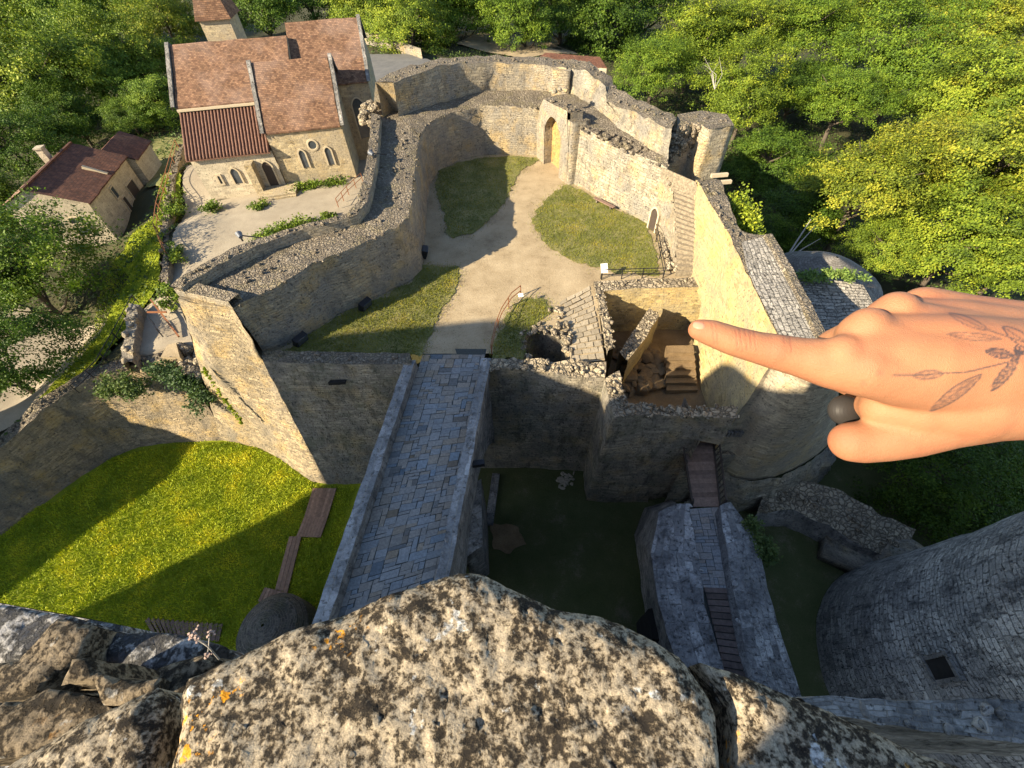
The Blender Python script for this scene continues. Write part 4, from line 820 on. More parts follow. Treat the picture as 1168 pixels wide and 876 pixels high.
mb.lathe((tcx, tcy), [(8.6, MZ-.3), (8.0, -9), (7.3, -3), (6.9, 4), (6.7, 14), (6.7, 17)], 64, 0, .09); top_c = [np.array([tcx+6.7*math.cos(t), tcy+6.7*math.sin(t), 17]) for t in np.linspace(0, 2*PI, 40)[:-1]]; mb.poly(top_c, 1, .05)
make('masonry', mb, [masonry('pitted_tower_stone', (.54, .51, .46), (.36, .345, .315), (.30, .29, .275), soot=(.075, .075, .077), bw=.55, bh=.24, soot_amt=.85, bump=1.5, mortar=(.2, .19, .175)), M_TOP], rt, True)
# ================================================================== LITTLE THINGS IN THE COURTYARD
def bench(label, a, b):
    a, b = np.array(a), np.array(b); r = thing('bench', label, 'bench', ((a+b)/2), 'courtyard benches'); d = (b-a)/np.linalg.norm(b-a)
    mb = MB(); mb.beam(a+np.array([0,0,.45]), b+np.array([0,0,.45]), .42, .08, 0, (.2, .13, .1)); make('seat', mb, M_WOOD, r)
    for t in (.15, .85):
        q = a+(b-a)*t; mb = MB(); mb.box((q[0], q[1], .2), (.18, .36, .41), math.atan2(d[1], d[0])); make('leg', mb, M_TOP, r)
    return r
bench('brown plank bench against the sunlit wall right of the gate', P(678,230), P(700,241))
def lamp(label, q, aim, s=.6):
    r = thing('floodlight', label, 'floodlight', q, 'floodlights'); a = math.atan2(aim[1], aim[0])
    mb = MB(); mb.box((q[0], q[1], q[2]+.45), (s*.55, s*1.25, s*.9), a, .02, tilt=(0, .35)); make('housing', mb, M_BLACK, r)
    g = MB(); g.box((q[0]+math.cos(a)*s*.33, q[1]+math.sin(a)*s*.33, q[2]+.45), (.03, s*1.1, s*.75), a, 0, tilt=(0, .35)); make('glass', g, M_GLASS, r)
    f = MB(); f.beam((q[0], q[1], q[2]), (q[0], q[1], q[2]+.4), .08, .08); make('stem', f, M_BLACK, r); return r
l0 = lamp('black floodlight at the foot of the left wall, nearest the bastion', P(345,392), (.5, -.3), .9)
for q, lab, rz in ((P(418,352,0), 'black floodlight at the foot of the left wall halfway along', .0), (P(485,292,0), 'black floodlight where the left wall turns toward the barbican', .6)): twin(l0, q, lab, rz)
def spot(label, q, aim):
    r = thing('spotlight', label, 'spotlight', q, 'wall spotlights'); mb = MB(); a = Vector(aim).normalized(); c = Vector(q)+Vector((0, 0, .5)); mb.tube([c-a*.25, c+a*.05, c+a*.2], [.14, .22, .26], 14); make('housing', mb, M_STEEL, r)
    g = MB(); g.tube([c+a*.2, c+a*.21], [.23, .23], 14); make('lens', g, M_GLASS, r); f = MB(); f.beam(q, c, .1, .1); f.beam(c, c+Vector((1.4, .2, -.4)), .07, .07); make('bracket', f, M_BLACK, r); return r
s0 = spot('pale round spotlight on the outer parapet near the bastion', P(277,275,5.9), (-.4, .6, .2)); twin(s0, P(425,181,6.3), 'pale round spotlight on the outer parapet beside the church', .3)
mb = MB(); q = P(715,113,6.1); mb.box((q[0], q[1], 6.5), (.8, .7, .8), .5, .02)
# rails
def railing(name, label, pts, h, mat, n_post, cat='railing', rails=(1.0, .5), r=.035):
    ro = thing(name, label, cat, pts[0]); L = [np.array(p) for p in pts]; mb = MB()
    for a, b in zip(L[:-1], L[1:]):
        for f in rails: mb.beam(a+np.array([0,0,h*f]), b+np.array([0,0,h*f]), r*1.6, r*1.6)
    make('rail', mb, mat, ro)
    for k in range(n_post):
        q = along(L, k/max(1, n_post-1)*.999); m2 = MB(); m2.beam(q+np.array([0,0,-.05]), q+np.array([0,0,h+.03]), r*2.2, r*2.2); make('post', m2, mat, ro)
    return ro
r1 = railing('guard_rail', 'rusty guard rail running from the bridge along the weeds', PL([(561,404),(566,380),(573,362),(584,345),(594,337)]), 1.05, M_RUST, 4)
m2 = MB(); q = P(594,337,1.1); m2.box((q[0], q[1], 1.12), (.42, .3, .04), .2, 0, tilt=(.5, 0)); make('sign_panel', m2, M_WHITE, r1)
r2 = railing('guard_rail', 'thin metal guard rail along the lawn above the cellar', PL([(686,319),(720,318),(756,317),(750,285),(744,258)]), 1.05, M_BLACK, 7)
sg = thing('sign', 'small white information sign on a post at the lawn corner', 'sign', P(685,318)); m2 = MB(); q = P(685,318); m2.beam(q, q+np.array([0,0,1.1]), .06, .06); make('post', m2, M_BLACK, sg)
m2 = MB(); m2.box((q[0]+.18, q[1]-.05, 1.15), (.6, .05, .8), .1, 0, tilt=(-.7, 0)); pn = make('panel', m2, M_WHITE, sg); m3 = MB()
for k in range(4): m3.box((q[0]+.18, q[1]-.075-.06*k+.1, 1.2-.12*k+.14), (.42, .02, .03), .1, 0, tilt=(-.7, 0))
make('text_lines', m3, M_BLACK, pn)
bo = thing('bollard', 'thin dark bollard beside the arched gate', 'bollard', P(641,195)); m2 = MB(); q = P(641,195); m2.tube([q, q+np.array([0,0,1.2])], .06, 8); make('shaft', m2, M_BLACK, bo); m2 = MB(); m2.tube([q+np.array([0,0,1.18]), q+np.array([0,0,1.3])], [.1, .08], 8); make('cap', m2, M_BLACK, bo)
mb = MB()
for k in range(60): t = random.random(); q = P(748,262)*(1-t)+P(762,312)*t; mb.stone((q[0]+random.gauss(.5,.25), q[1], random.random()*.5), (random.uniform(.3,.9), random.uniform(.3,.7), random.uniform(.25,.5)), random.random()*3)
tag(make('fallen_stones', mb, M_RUB), 'line of fallen stones at the foot of the stairs beside the lawn', 'rubble')
# dust pebbles on the walk
# ================================================================== BOARDWALK AND SMALL MOAT THINGS
bk = thing('boardwalk', 'reddish plank boardwalk stepping across the moat lawn beside the bridge', 'boardwalk', P(340, 620, MZ))
for poly_, nb in (([(357,557),(384,557),(374,590),(347,590)], 9), ([(347,590),(374,590),(366,613),(338,612)], 8), ([(344,612),(330,612),(314,672),(328,676)], 3), ([(302,670),(328,676),(324,690),(294,686)], 7)):
    a, b, c, d = [P(*p, MZ+.18) for p in poly_]; mb = MB()
    for k in range(nb):
        t = (k+.5)/nb; c_ = random.uniform(.75, 1.15); w = np.linalg.norm(b-a)/nb*.93; mb.beam(a*(1-t)+b*t, d*(1-t)+c*t, w, .09, 0, (.30*c_, .19*c_, .125*c_))
    make('plank_section', mb, M_WOOD, bk)
mb = MB()
for k in range(16):
    t = (k+.5)/16; c_ = random.uniform(.75, 1.15); mb.beam(P(165,706,MZ+.1)*(1-t)+P(255,712,MZ+.1)*t, P(175,722,MZ+.1)*(1-t)+P(250,732,MZ+.1)*t, .3, .08, 0, (.2*c_, .13*c_, .1*c_))
tag(make('plank_deck', mb, M_WOOD), 'dark plank deck at the near edge of the moat lawn', 'deck')
dm = thing('domed_turret', 'dark domed stone turret roof at the near end of the moat lawn', 'turret', P(295, 715, MZ)); c = P(297,712,-9); mb = MB(); mb.lathe((c[0], c[1]), [(2.6, MZ-.2), (2.5, -10.9), (2.0, -10.1), (1.1, -9.5), (.1, -9.3)], 30, 0, .05); make('dome', mb, masonry('dark_dome_stone', (.17, .15, .12), (.11, .10, .08), (.08, .075, .065), bw=.4, bh=.18, soot_amt=.6, moss=.3), dm, True)
mb = MB(); q0 = P(566,542,MZ); q1 = P(558,600,MZ); mb.beam((q0[0], q0[1], MZ+.2), (q1[0], q1[1], MZ+.2), .7, .3); tag(make('kerb_wall', mb, M_GREY), 'low stone kerb on the moat floor beside the bridge', 'kerb')
mb = MB()
for k in range(30): q = P(646+random.gauss(0,5), 547+random.gauss(0,4), MZ); mb.stone((q[0], q[1], MZ+.03), (random.uniform(.1,.5), random.uniform(.1,.5), .14), random.random()*3)
tag(make('lime_spill', mb, M_GRAVEL), 'pale heap of spilled gravel on the dark moat floor', 'rubble')
# ================================================================== CHURCH
CA0 = np.array([-29.36, 60.02, 0]); E1 = np.array([math.sin(math.radians(81.2)), math.cos(math.radians(81.2)), 0]); E2 = np.array([-E1[1], E1[0], 0])
def CH(x, y, z): q = CA0+E1*x+E2*y; return np.array([q[0], q[1], z])
ch = thing('church', 'stone church with brown tiled roofs and small arched windows behind the left wall', 'church', CH(0, 8, -3))
GB = -3.6
def gableblock(mb, x0, x1, y0, y1, ze, zr, yr, ze2=None):
    ze2 = ze if ze2 is None else ze2
    mb.loft([[CH(x0, y0, GB), CH(x1, y0, GB)], [CH(x0, y0, ze), CH(x1, y0, ze)]], seg=3, row=3, amp=0)
    mb.loft([[CH(x0, y1, GB), CH(x1, y1, GB)], [CH(x0, y1, ze2), CH(x1, y1, ze2)]], seg=3, row=3, amp=0)
    for x in (x0, x1):
        p = [CH(x, y0, GB), CH(x, y1, GB), CH(x, y1, ze2), CH(x, yr, zr), CH(x, y0, ze)]; mb.poly(p)
def roofp(mb, a, b, c, d, th=.16):
    """eave a-b up to ridge d-c"""
    up_ = np.array([0, 0, th]); mb.loft([[a, b], [a+up_, b+up_], [d+up_, c+up_]], seg=1.0, row=1.0, amp=.07, mi=[0, 0])
def coping(mb, pts, w=.45, h=.35, side=1):
    o = E1*w*side
    mb.loft([[p-np.array([0,0,.1]) for p in pts], [p+np.array([0,0,h]) for p in pts], [p+o+np.array([0,0,h]) for p in pts], [p+o-np.array([0,0,.2]) for p in pts]], seg=.8, row=.5, amp=.03)
cl = MB(); gableblock(cl, 0, 9.34, 0, 12, 3.64, 9.4, 6.0, 3.64); chap = make('chapel_wall', cl, M_CHURCH, ch)
rf = MB(); roofp(rf, CH(.1, -.25, 3.5), CH(9.2, -.25, 3.5), CH(9.2, 6.0, 9.4), CH(.1, 6.0, 9.4)); roofp(rf, CH(.1, 12, 3.6), CH(9.2, 12, 3.6), CH(9.2, 6.0, 9.4), CH(.1, 6.0, 9.4)); make('chapel_roof', rf, M_TILE, ch, True)
for x, s in ((0, -1), (9.3, 1)): cp = MB(); coping(cp, [CH(x, -.35, 3.4), CH(x, 3, 6.55), CH(x, 6.0, 9.5), CH(x, 9, 6.4)], side=s); make('coping', cp, M_GREY, ch, True)
cl = MB(); gableblock(cl, -10.4, 4.0, 4.4, 18.6, 6.0, 10.8, 11.5); make('nave_wall', cl, M_CHURCH, ch)
rf = MB(); roofp(rf, CH(-10.2, 4.1, 5.9), CH(4, 4.1, 5.9), CH(4, 11.5, 10.8), CH(-10.2, 11.5, 10.8)); roofp(rf, CH(-10.2, 18.9, 5.9), CH(4, 18.9, 5.9), CH(4, 11.5, 10.8), CH(-10.2, 11.5, 10.8)); make('nave_roof', rf, M_TILE, ch, True)
cp = MB(); coping(cp, [CH(-10.3, 4.0, 5.9), CH(-10.3, 7.7, 8.4), CH(-10.3, 11.5, 10.9), CH(-10.3, 16, 8)], side=-1); make('coping', cp, M_GREY, ch, True)
cl = MB(); gableblock(cl, 4.0, 13.3, 7.0, 20.4, 6.3, 11.7, 13.7); make('chancel_wall', cl, M_CHURCH, ch)
rf = MB(); roofp(rf, CH(3.9, 6.7, 6.2), CH(13.2, 6.7, 6.2), CH(13.2, 13.7, 11.7), CH(3.9, 13.7, 11.7)); roofp(rf, CH(3.9, 20.7, 6.2), CH(13.2, 20.7, 6.2), CH(13.2, 13.7, 11.7), CH(3.9, 13.7, 11.7)); make('chancel_roof', rf, M_TILE, ch, True)
cp = MB(); coping(cp, [CH(13.2, 6.5, 6.1), CH(13.2, 10, 8.9), CH(13.2, 13.7, 11.8), CH(13.2, 18, 8.4)], side=1); make('coping', cp, M_GREY, ch, True)
cl = MB(); cl.loft([[CH(-10.2, 4.3, GB), CH(-10.0, -.3, GB), CH(0, -.3, GB)], [CH(-10.2, 4.3, 4.0), CH(-10.0, -.3, 1.7), CH(0, -.3, 1.7)]], seg=3, row=3, amp=0); make('aisle_wall', cl, M_PLASTER, ch)
rf = MB(); N = 25; a0, a1 = CH(-10.3, -.75, 1.65), CH(-.1, -.75, 1.65); b0, b1 = CH(-10.2, 4.2, 5.5), CH(-.1, 4.2, 5.5)
rf.loft([[a0-np.array([0,0,.1]), a1-np.array([0,0,.1])], [a0, a1], [b0, b1]], seg=2, row=2, amp=0)
for k in range(N):
    t = (k+.5)/N; p, q = a0*(1-t)+a1*t, b0*(1-t)+b1*t
    pts = [p+(q-p)*i/9+np.array([0, 0, .06+.03*(i % 2)]) for i in range(10)]; rf.tube(pts, [.15+.012*(i % 2) for i in range(10)], 8)
make('aisle_roof', rf, M_CANAL, ch, True)
fl = MB(); fl.loft([[CH(-10.2, 4.15, 5.5), CH(-.1, 4.15, 5.5)], [CH(-10.2, 4.15, 5.95), CH(-.1, 4.15, 5.95)]], amp=0); fl.beam(CH(-10.2, 4.0, 5.8), CH(-.1, 4.0, 5.8), .3, .25); make('cornice', fl, M_FRAME, ch)
bt = MB(); bt.prism([CH(-3.6, -1.7, 0), CH(-2.7, -1.7, 0), CH(-2.7, -.2, 0), CH(-3.6, -.2, 0)], GB, .8, (0, 0)); make('buttress', bt, M_CHURCH, ch)
def chwin(x, z0, w, h, y=0.0, name='window', arch=True): return frame_on(CH(x-.5, y, 0), CH(x+.5, y, 0), ch, w, h, z0, CH(x, y, 0), out=.15, arch=arch, fmat=M_FRAME, dmat=M_GLASS if name == 'window' else M_DARKW, name=name, fw_=.2)
chwin(3.4, -.9, .75, 2.2); chwin(6.7, -.9, .75, 2.2); chwin(-5.6, -1.8, .95, 1.9, -.3); chwin(-7.7, -1.6, .3, 1.0, -.3, arch=False); chwin(-1.4, -2.6, 1.15, 3.1, -.3, 'door')
m2 = MB(); m3 = MB(); ang = np.linspace(0, 2*PI, 25)
m2.poly([CH(5.1+.48*math.cos(t), -.03, 1.75+.48*math.sin(t)) for t in ang[:-1]]); ow = make('round_window', m2, M_GLASS, ch)
m3.loft([[CH(5.1+r*math.cos(t), yy, 1.75+r*math.sin(t)) for t in ang] for r, yy in ((.48, -.02), (.52, -.1), (.72, -.08), (.75, .05))], seg=5, row=5, amp=0); make('frame', m3, M_FRAME, ow)
# chancel side window
frame_on(CH(8, 7, 0), CH(12, 7, 0), ch, 1.5, 5.0, -.5, CH(11.2, 7, 0), out=.15, name='window', dmat=M_GLASS)
# porch steps
po = MB(); 
for k in range(5): po.prism([CH(-3.2-.25*k, -3.6-.3*k, 0), CH(1.6, -3.2-.3*k, 0), CH(1.6, -.2, 0), CH(-3.2, -.2, 0)], GB-.1, -2.6-.22*k, (0, 0), .02)
make('porch', po, M_CHURCH, ch)
tw = MB(); ty = 19.2; tx0, tx1 = -8.2, -4.3
tw.prism([CH(tx0, ty, 0), CH(tx1, ty, 0), CH(tx1, ty+5, 0), CH(tx0, ty+5, 0)], GB, 12.0, (0, 0)); make('belfry_wall', tw, M_CHURCH, ch)
rf = MB(); ap_ = CH((tx0+tx1)/2, ty+2.5, 19.5); cs_ = [CH(tx0-.4, ty-.4, 11.9), CH(tx1+.4, ty-.4, 11.9), CH(tx1+.4, ty+5.4, 11.9), CH(tx0-.4, ty+5.4, 11.9)]
for k in range(4): a, b = cs_[k], cs_[(k+1) % 4]; rf.loft([[a, b], [ap_, ap_+np.array([.01, 0, 0])]], seg=1.2, row=1.2, amp=.02)
make('belfry_roof', rf, M_TILE, ch, True)
# ================================================================== HOUSE
HC = np.array([-52.4, 54.8, 0]); h2 = np.array([-.204, .979, 0]); h1 = np.array([-.979, -.204, 0])
def HO(t, s, z): q = HC+h1*t+h2*s; return np.array([q[0], q[1], z])
ho = thing('house', 'cream plastered house with dark brown tiled roof at the left', 'house', HO(5, 7, -7)); HB = -8.6
mb = MB(); L = 14.4
mb.loft([[HO(9, L, HB), HO(9, .2, HB), HO(.2, .2, HB), HO(.2, L, HB)], [HO(9, L, -.8), HO(9, .2, -.8), HO(.2, .2, -1.7), HO(.2, L, -1.7)]], seg=4, row=4, amp=0)
for s in (.2, L): mb.poly([HO(.2, s, -1.7), HO(9, s, -.8), HO(5.5, s, .75)])
make('wall', mb, M_PLASTER, ho)
mb = MB(); roofp(mb, HO(-.2, L+.2, -1.75), HO(-.2, -.2, -1.75), HO(5.5, -.2, .75), HO(5.5, L+.2, .75)); hr = make('roof', mb, M_TILED, ho, True)  # slope turned from the sun, its shade put into the darker tile colour
mb = MB(); roofp(mb, HO(9.2, L+.2, -.85), HO(9.2, -.2, -.85), HO(5.5, -.2, .75), HO(5.5, L+.2, .75)); make('roof', mb, M_TILE, ho, True)  # sunward slope of the same roof, given the lighter tiles
mb = MB(); mb.beam(HO(5.5, -.2, .95), HO(5.5, L+.2, .95), .35, .2); make('ridge', mb, M_TILED, hr)
for t, s, zt in ((7.4, 11.0, 2.6),):
    mb = MB(); q = HO(t, s, 0); mb.box((q[0], q[1], .6), (.8, 1.0, 2.4), .2); mb.box((q[0], q[1], 1.85), (1.0, 1.2, .18), .2); make('chimney', mb, M_PLASTER, ho)
mb = MB(); mb.beam(HO(.3, 8.2, -1.5), HO(2.6, 8.2, -.2), .4, .45); make('parapet', mb, M_FRAME, ho)
def howin(a, b, pos, w, h, z0, name='window'): 
    o = frame_on(a, b, ho, w, h, z0, pos, out=.14, arch=False, name=name, dmat=M_GLASS if name == 'window' else M_DARKW, fw_=.14)
howin(HO(1, .2, 0), HO(5, .2, 0), HO(3.0, .2, 0), 1.5, 1.1, -5.6); howin(HO(1, .2, 0), HO(5, .2, 0), HO(3.1, .2, 0), 1.0, .7, -3.9); howin(HO(.2, 2, 0), HO(.2, 8, 0), HO(.2, 6.6, 0), .9, 1.4, -4.0); howin(HO(.2, 2, 0), HO(.2, 8, 0), HO(.2, 7.6, 0), .9, 2.1, -6.6, 'door'); howin(HO(.2, 9, 0), HO(.2, 14, 0), HO(.2, 11.2, 0), 2.6, 2.5, -6.5, 'door')
sd = thing('shed', 'low outbuilding with black-brown tiled roof behind the cream house', 'shed', HO(3, 19, -7))
mb = MB(); mb.loft([[HO(5.5, 22, HB), HO(5.5, 15, HB), HO(-.6, 15, HB), HO(-.6, 22, HB), HO(5.5, 22, HB)], [HO(5.5, 22, -2.4), HO(5.5, 15, -2.4), HO(-.6, 15, -2.4), HO(-.6, 22, -2.4), HO(5.5, 22, -2.4)]], seg=4, row=4, amp=0); 
for s in (15, 22): mb.poly([HO(-.6, s, -2.4), HO(5.5, s, -2.4), HO(2.5, s, -.7)])
make('wall', mb, M_PLASTER, sd)
mb = MB(); roofp(mb, HO(-1.0, 22.3, -2.5), HO(-1.0, 14.8, -2.5), HO(2.5, 14.8, -.6), HO(2.5, 22.3, -.6)); roofp(mb, HO(5.9, 22.3, -2.5), HO(5.9, 14.8, -2.5), HO(2.5, 14.8, -.6), HO(2.5, 22.3, -.6)); make('roof', mb, M_TILED, sd, True)
# roof glimpsed behind the barbican and the white wall by the road
rb_ = thing('shed', 'low red-brown tiled shed roof glimpsed behind the barbican wall', 'shed', P(625, 60, -6)); mb = MB()
q0, q1, q2, q3 = P(606,72,-4.6), P(692,78,-4.6), P(684,66,-3.6), P(622,61,-3.6); roofp(mb, q0, q1, q2, q3); make('roof', mb, M_TILED, rb_, True); mb = MB(); mb.loft([[setz([q0], -8)[0], setz([q1], -8)[0]], [q0, q1]], amp=0); make('wall', mb, M_PLASTER, rb_)
ww = thing('garden_wall', 'pale rubble garden wall along the road above the church', 'wall', P(440, 50, -3)); mb = MB(); a = [P(410,36,-1.2), P(440,42,-1.2), P(480,56,-1.4)]; mb.loft([setz(a, -3.6), a, shift(a, 0, .5), setz(shift(a, 0, .5), -3.6)], seg=1, row=1, amp=.06); make('masonry', mb, M_WALL, ww, True)
# ------------------------------------------------------------------ church path: walls, fences, shrubs
tw_ = thing('terrace_wall', 'low dry-stone terrace wall beside the church path with rusty fence', 'wall', P(188, 280, -4)); mb = MB(); a = [P(206,165,-2.6), P(197,200,-2.8), P(190,235,-3.1), P(186,265,-3.3), P(190,290,-3.5), P(186,325,-3.8)]; mb.loft([shift(setz(a, -6), -.4, 0), shift(a, -.3, 0), shift(a, .45, 0), setz(shift(a, .5, 0), -6)], seg=.6, row=.5, amp=.12, mi=[0, 1, 0], ragged={1: .25, 2: .25}); mb.lumps(a, .9, 4, .35, 1); make('masonry', mb, [M_WALL, M_TOP], tw_, True)
railing('fence', 'rusty iron fence on the terrace wall beside the church path', [P(204,168,-2.5), P(194,205,-2.8), P(184,240,-3.0), P(181,265,-3.2), P(192,292,-3.4)], 1.1, M_RUST, 9, 'fence')
railing('guard_rail', 'thin rail beside the sunken passage next to the church', [P(386,236,-2.8), P(398,222,-2.8), P(414,207,-2.8)], 1.1, M_RUST, 5)
railing('guard_rail', 'rail along the shaded ramp beneath the left path', [P(90,448,-4.8), P(118,420,-4.6), P(140,380,-4.5), P(158,345,-4.3)], 1.0, M_BLACK, 6)
pw = thing('ruined_wall', 'row of blocky pale stone ruins standing on the left path', 'wall', P(148, 370, -4.4)); mb = MB()
l_ = [P(152,346,-3.5), P(150,362,-3.6), P(148,380,-3.5), P(146,396,-3.7), P(144,412,-3.6)]
mb.loft([shift(setz(l_, -5.2), -.55, 0), shift(l_, -.5, 0), shift(l_, .5, 0), shift(setz(l_, -5.2), .6, 0)], seg=.5, row=.4, amp=.12, ragged={1: .3, 2: .3}); mb.lumps(l_, .8, 2.5, .5)
make('masonry', mb, M_WALL, pw, True)
lg = thing('timber_prop', 'rusty crossed beams propped by the bastion on the left path', 'beam', P(195, 380, -4)); mb = MB(); mb.beam(P(172,342,-3.2), P(204,384,-4), .16, .16); make('beam', mb, M_RUST, lg); mb = MB(); mb.beam(P(168,356,-3.3), P(190,356,-3.3), .14, .14); make('beam', mb, M_RUST, lg)
fr_ = thing('metal_frame', 'small black metal hurdle by the bastion foot on the path', 'barrier', P(183, 380, -4)); mb = MB(); a, b = P(176,370,-4.1), P(186,384,-4.1)
for s, e in ((a, a+np.array([0,0,1])), (b, b+np.array([0,0,1])), (a+np.array([0,0,1]), b+np.array([0,0,1])), (a+np.array([0,0,.5]), b+np.array([0,0,.5]))): mb.beam(s, e, .08, .08)
make('frame', mb, M_BLACK, fr_)
tb = thing('stone_slab', 'tan stone slab lying at the bastion foot above the ivy', 'slab', P(198, 400, -4)); mb = MB(); mb.prism([P(184,408,-3.6), P(206,408,-3.6), P(202,392,-3.6), P(192,394,-3.6)][::-1], -4.4, -3.5, (0, 0), .05); make('slab', mb, M_SAND, tb); mb = MB()
for k in range(34): q = P(random.uniform(206, 236), random.uniform(392, 428), -4.4); mb.stone((q[0], q[1], -5.2+random.random()*.9), (random.uniform(.6, 1.6), random.uniform(.6, 1.4), random.uniform(.5, 1.1)), random.random()*3)
tag(make('rubble_heap', mb, M_RUB), 'rough rubble wedged between the path edge and the bastion', 'rubble')
for line, w, h, n, lab in (([(236,240),(246,236)], 1.2, .7, 900, 'small round shrub left of the church porch'), ([(290,240),(300,236)], 1.2, .6, 700, 'low shrub just right of the church porch'), ([(296,272),(320,268),(350,254)], 2.0, .9, 3200, 'wide low hedge patch on the church forecourt'), ([(335,218),(360,212),(392,208)], 1.4, .7, 1800, 'strip of plants along the chapel wall'), ([(367,252),(378,248)], 1.2, .6, 600, 'small weeds beside the left wall near the sunken passage'),
                           ([(196,205),(200,235),(196,250)], 1.6, 1.0, 2200, 'overgrown weeds on the terrace wall by the path'), ([(200,285),(203,300)], 1.2, .9, 900, 'small bush on the path edge below the terrace wall'), ([(207,330),(208,345)], 1.0, .8, 700, 'low bush against the outer corner of the bastion'), ([(195,325),(190,350)], 1.0, .9, 800, 'weeds along the narrow strip left of the bastion')):
    bush('shrub', [P(x, y, -3.0 if x > 215 else -3.5) for x, y in line], w, h, n, lab, 'shrub', M_LEAF, .13, tint=(.9, .95, .9))
grass('grass', [P(*p) for p in ((190,200,-4),(180,245,-4.5),(130,300,-6.6),(120,330,-6.6),(60,450,-6),(120,405,-5),(172,318,-4),(192,262,-3.4))], -5.2, 9000, .22, 'bright grass on the bank between house and path', drape=lambda x, y: tz(x, y)+.35, tint=(.7, .75, .8))
def undergrowth(name, x0, x1, y0, y1, n, label, seed):
    rg = np.random.default_rng(seed); X = rg.uniform(x0, x1, n*3); Y = rg.uniform(y0, y1, n*3)
    hp = [HO(-4, -2.5, 0), HO(9.8, -2.5, 0), HO(9.8, 23, 0), HO(-4, 23, 0)]; cp_ = [CH(-12, -9, 0), CH(15, -9, 0), CH(15, 26, 0), CH(-12, 26, 0)]
    bad = inside(CASTLE, X, Y) | inside(hp, X, Y) | inside(cp_, X, Y)
    for pl in (FORE, CARP, ROADP, CLEAR): bad |= inside(pl, X, Y)
    dens = np.array([noise.fractal(Vector((x*.16, y*.16, seed)), 1, 2, 3) for x, y in zip(X, Y)]); k = ~bad & (dens+rg.normal(0, .25, X.size) > -.05); X, Y, dens = X[k][:n], Y[k][:n], dens[k][:n]
    Z = np.concatenate([terrain_z(X[i:i+4000], Y[i:i+4000]) for i in range(0, len(X), 4000)])+np.abs(rg.normal(0, .35, len(X)))*np.clip(dens+.6, .2, 1.4)+.2
    C = np.stack([X, Y, Z], 1); base = C.mean(0); nn = rg.normal(size=C.shape)*.6+np.array([0, 0, .8]); me = leafmesh(name, C-base, nn, .22, np.clip(rg.normal(.45, .22, len(X)), 0, 1), M_IVY); o = D.objects.new(name, me); COL.objects.link(o); o.location = base; o.color = (1.1, 1.1, .9, 1); tag(o, label, 'undergrowth', None, 'stuff')
undergrowth('undergrowth', -120, -38, 22, 125, 26000, 'low weeds and scrub under the trees on the left bank', 5)
undergrowth('undergrowth', 22, 120, 14, 120, 30000, 'scrub covering the shaded slope of the wood on the right', 6)
undergrowth('undergrowth', -30, 60, 72, 140, 14000, 'scrub under the trees beyond the barbican', 8)
# ================================================================== TREES
def T(x, y, z, rpx, label, group, tint=(1, 1, 1), k=None, sz=1.0):
    T.i += 1; c = P(x, y, z); d = float((c-np.array([0, 0, H]))@FW); return tree(c, rpx*d/495.0, label, group, tint, T.i if k is None else k, random.uniform(0, 6.3), sz)
T.i = 0
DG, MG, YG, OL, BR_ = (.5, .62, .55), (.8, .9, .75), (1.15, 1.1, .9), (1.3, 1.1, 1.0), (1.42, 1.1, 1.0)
gL, gR, gT = 'trees behind the house and church', 'trees of the wooded slope', 'trees beyond the barbican'
for a in ((26,318,-3.0,68,'big leafy tree overhanging the car park at the left edge',MG), (-8,412,-3.5,66,'dark tree with leaning trunk at the lower left of the car park',DG)):
    T(a[0], a[1], a[2], a[3], a[4], 'trees around the car park', a[5], 1 if a[0] > 0 else 0)
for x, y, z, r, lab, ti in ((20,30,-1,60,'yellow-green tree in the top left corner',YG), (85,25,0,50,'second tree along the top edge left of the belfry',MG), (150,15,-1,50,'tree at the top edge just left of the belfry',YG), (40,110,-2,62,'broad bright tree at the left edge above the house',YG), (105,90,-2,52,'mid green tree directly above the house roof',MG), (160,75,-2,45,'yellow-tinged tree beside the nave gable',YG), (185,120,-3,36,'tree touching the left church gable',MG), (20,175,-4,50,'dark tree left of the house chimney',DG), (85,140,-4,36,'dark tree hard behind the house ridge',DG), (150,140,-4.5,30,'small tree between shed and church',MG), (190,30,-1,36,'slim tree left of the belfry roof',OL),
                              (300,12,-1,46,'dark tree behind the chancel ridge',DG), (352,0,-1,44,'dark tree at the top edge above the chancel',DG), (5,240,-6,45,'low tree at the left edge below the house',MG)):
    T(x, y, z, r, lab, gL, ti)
for x, y, z, r, lab, ti in ((425,15,-1,38,'bright tree over the garden wall by the road',YG), (470,38,-1.5,36,'bushy light tree right behind the barbican wall left part',YG), (515,20,-1,40,'full green tree above the barbican wall centre',MG), (560,5,-1,34,'tree at the top edge over the sandy clearing',MG), (598,30,-2.0,30,'tree with bare forked trunk behind the barbican wall',MG), (640,15,-2,40,'deep green tree at the top edge right of the clearing',DG), (690,35,-6,42,'very dark tree behind the gate top',DG), (735,10,-5,40,'dark tree at the top edge left of the bright slope',DG)):
    T(x, y, z, r*1.18, lab, gT, ti, sz=1.1 if x == 598 else 1.0)
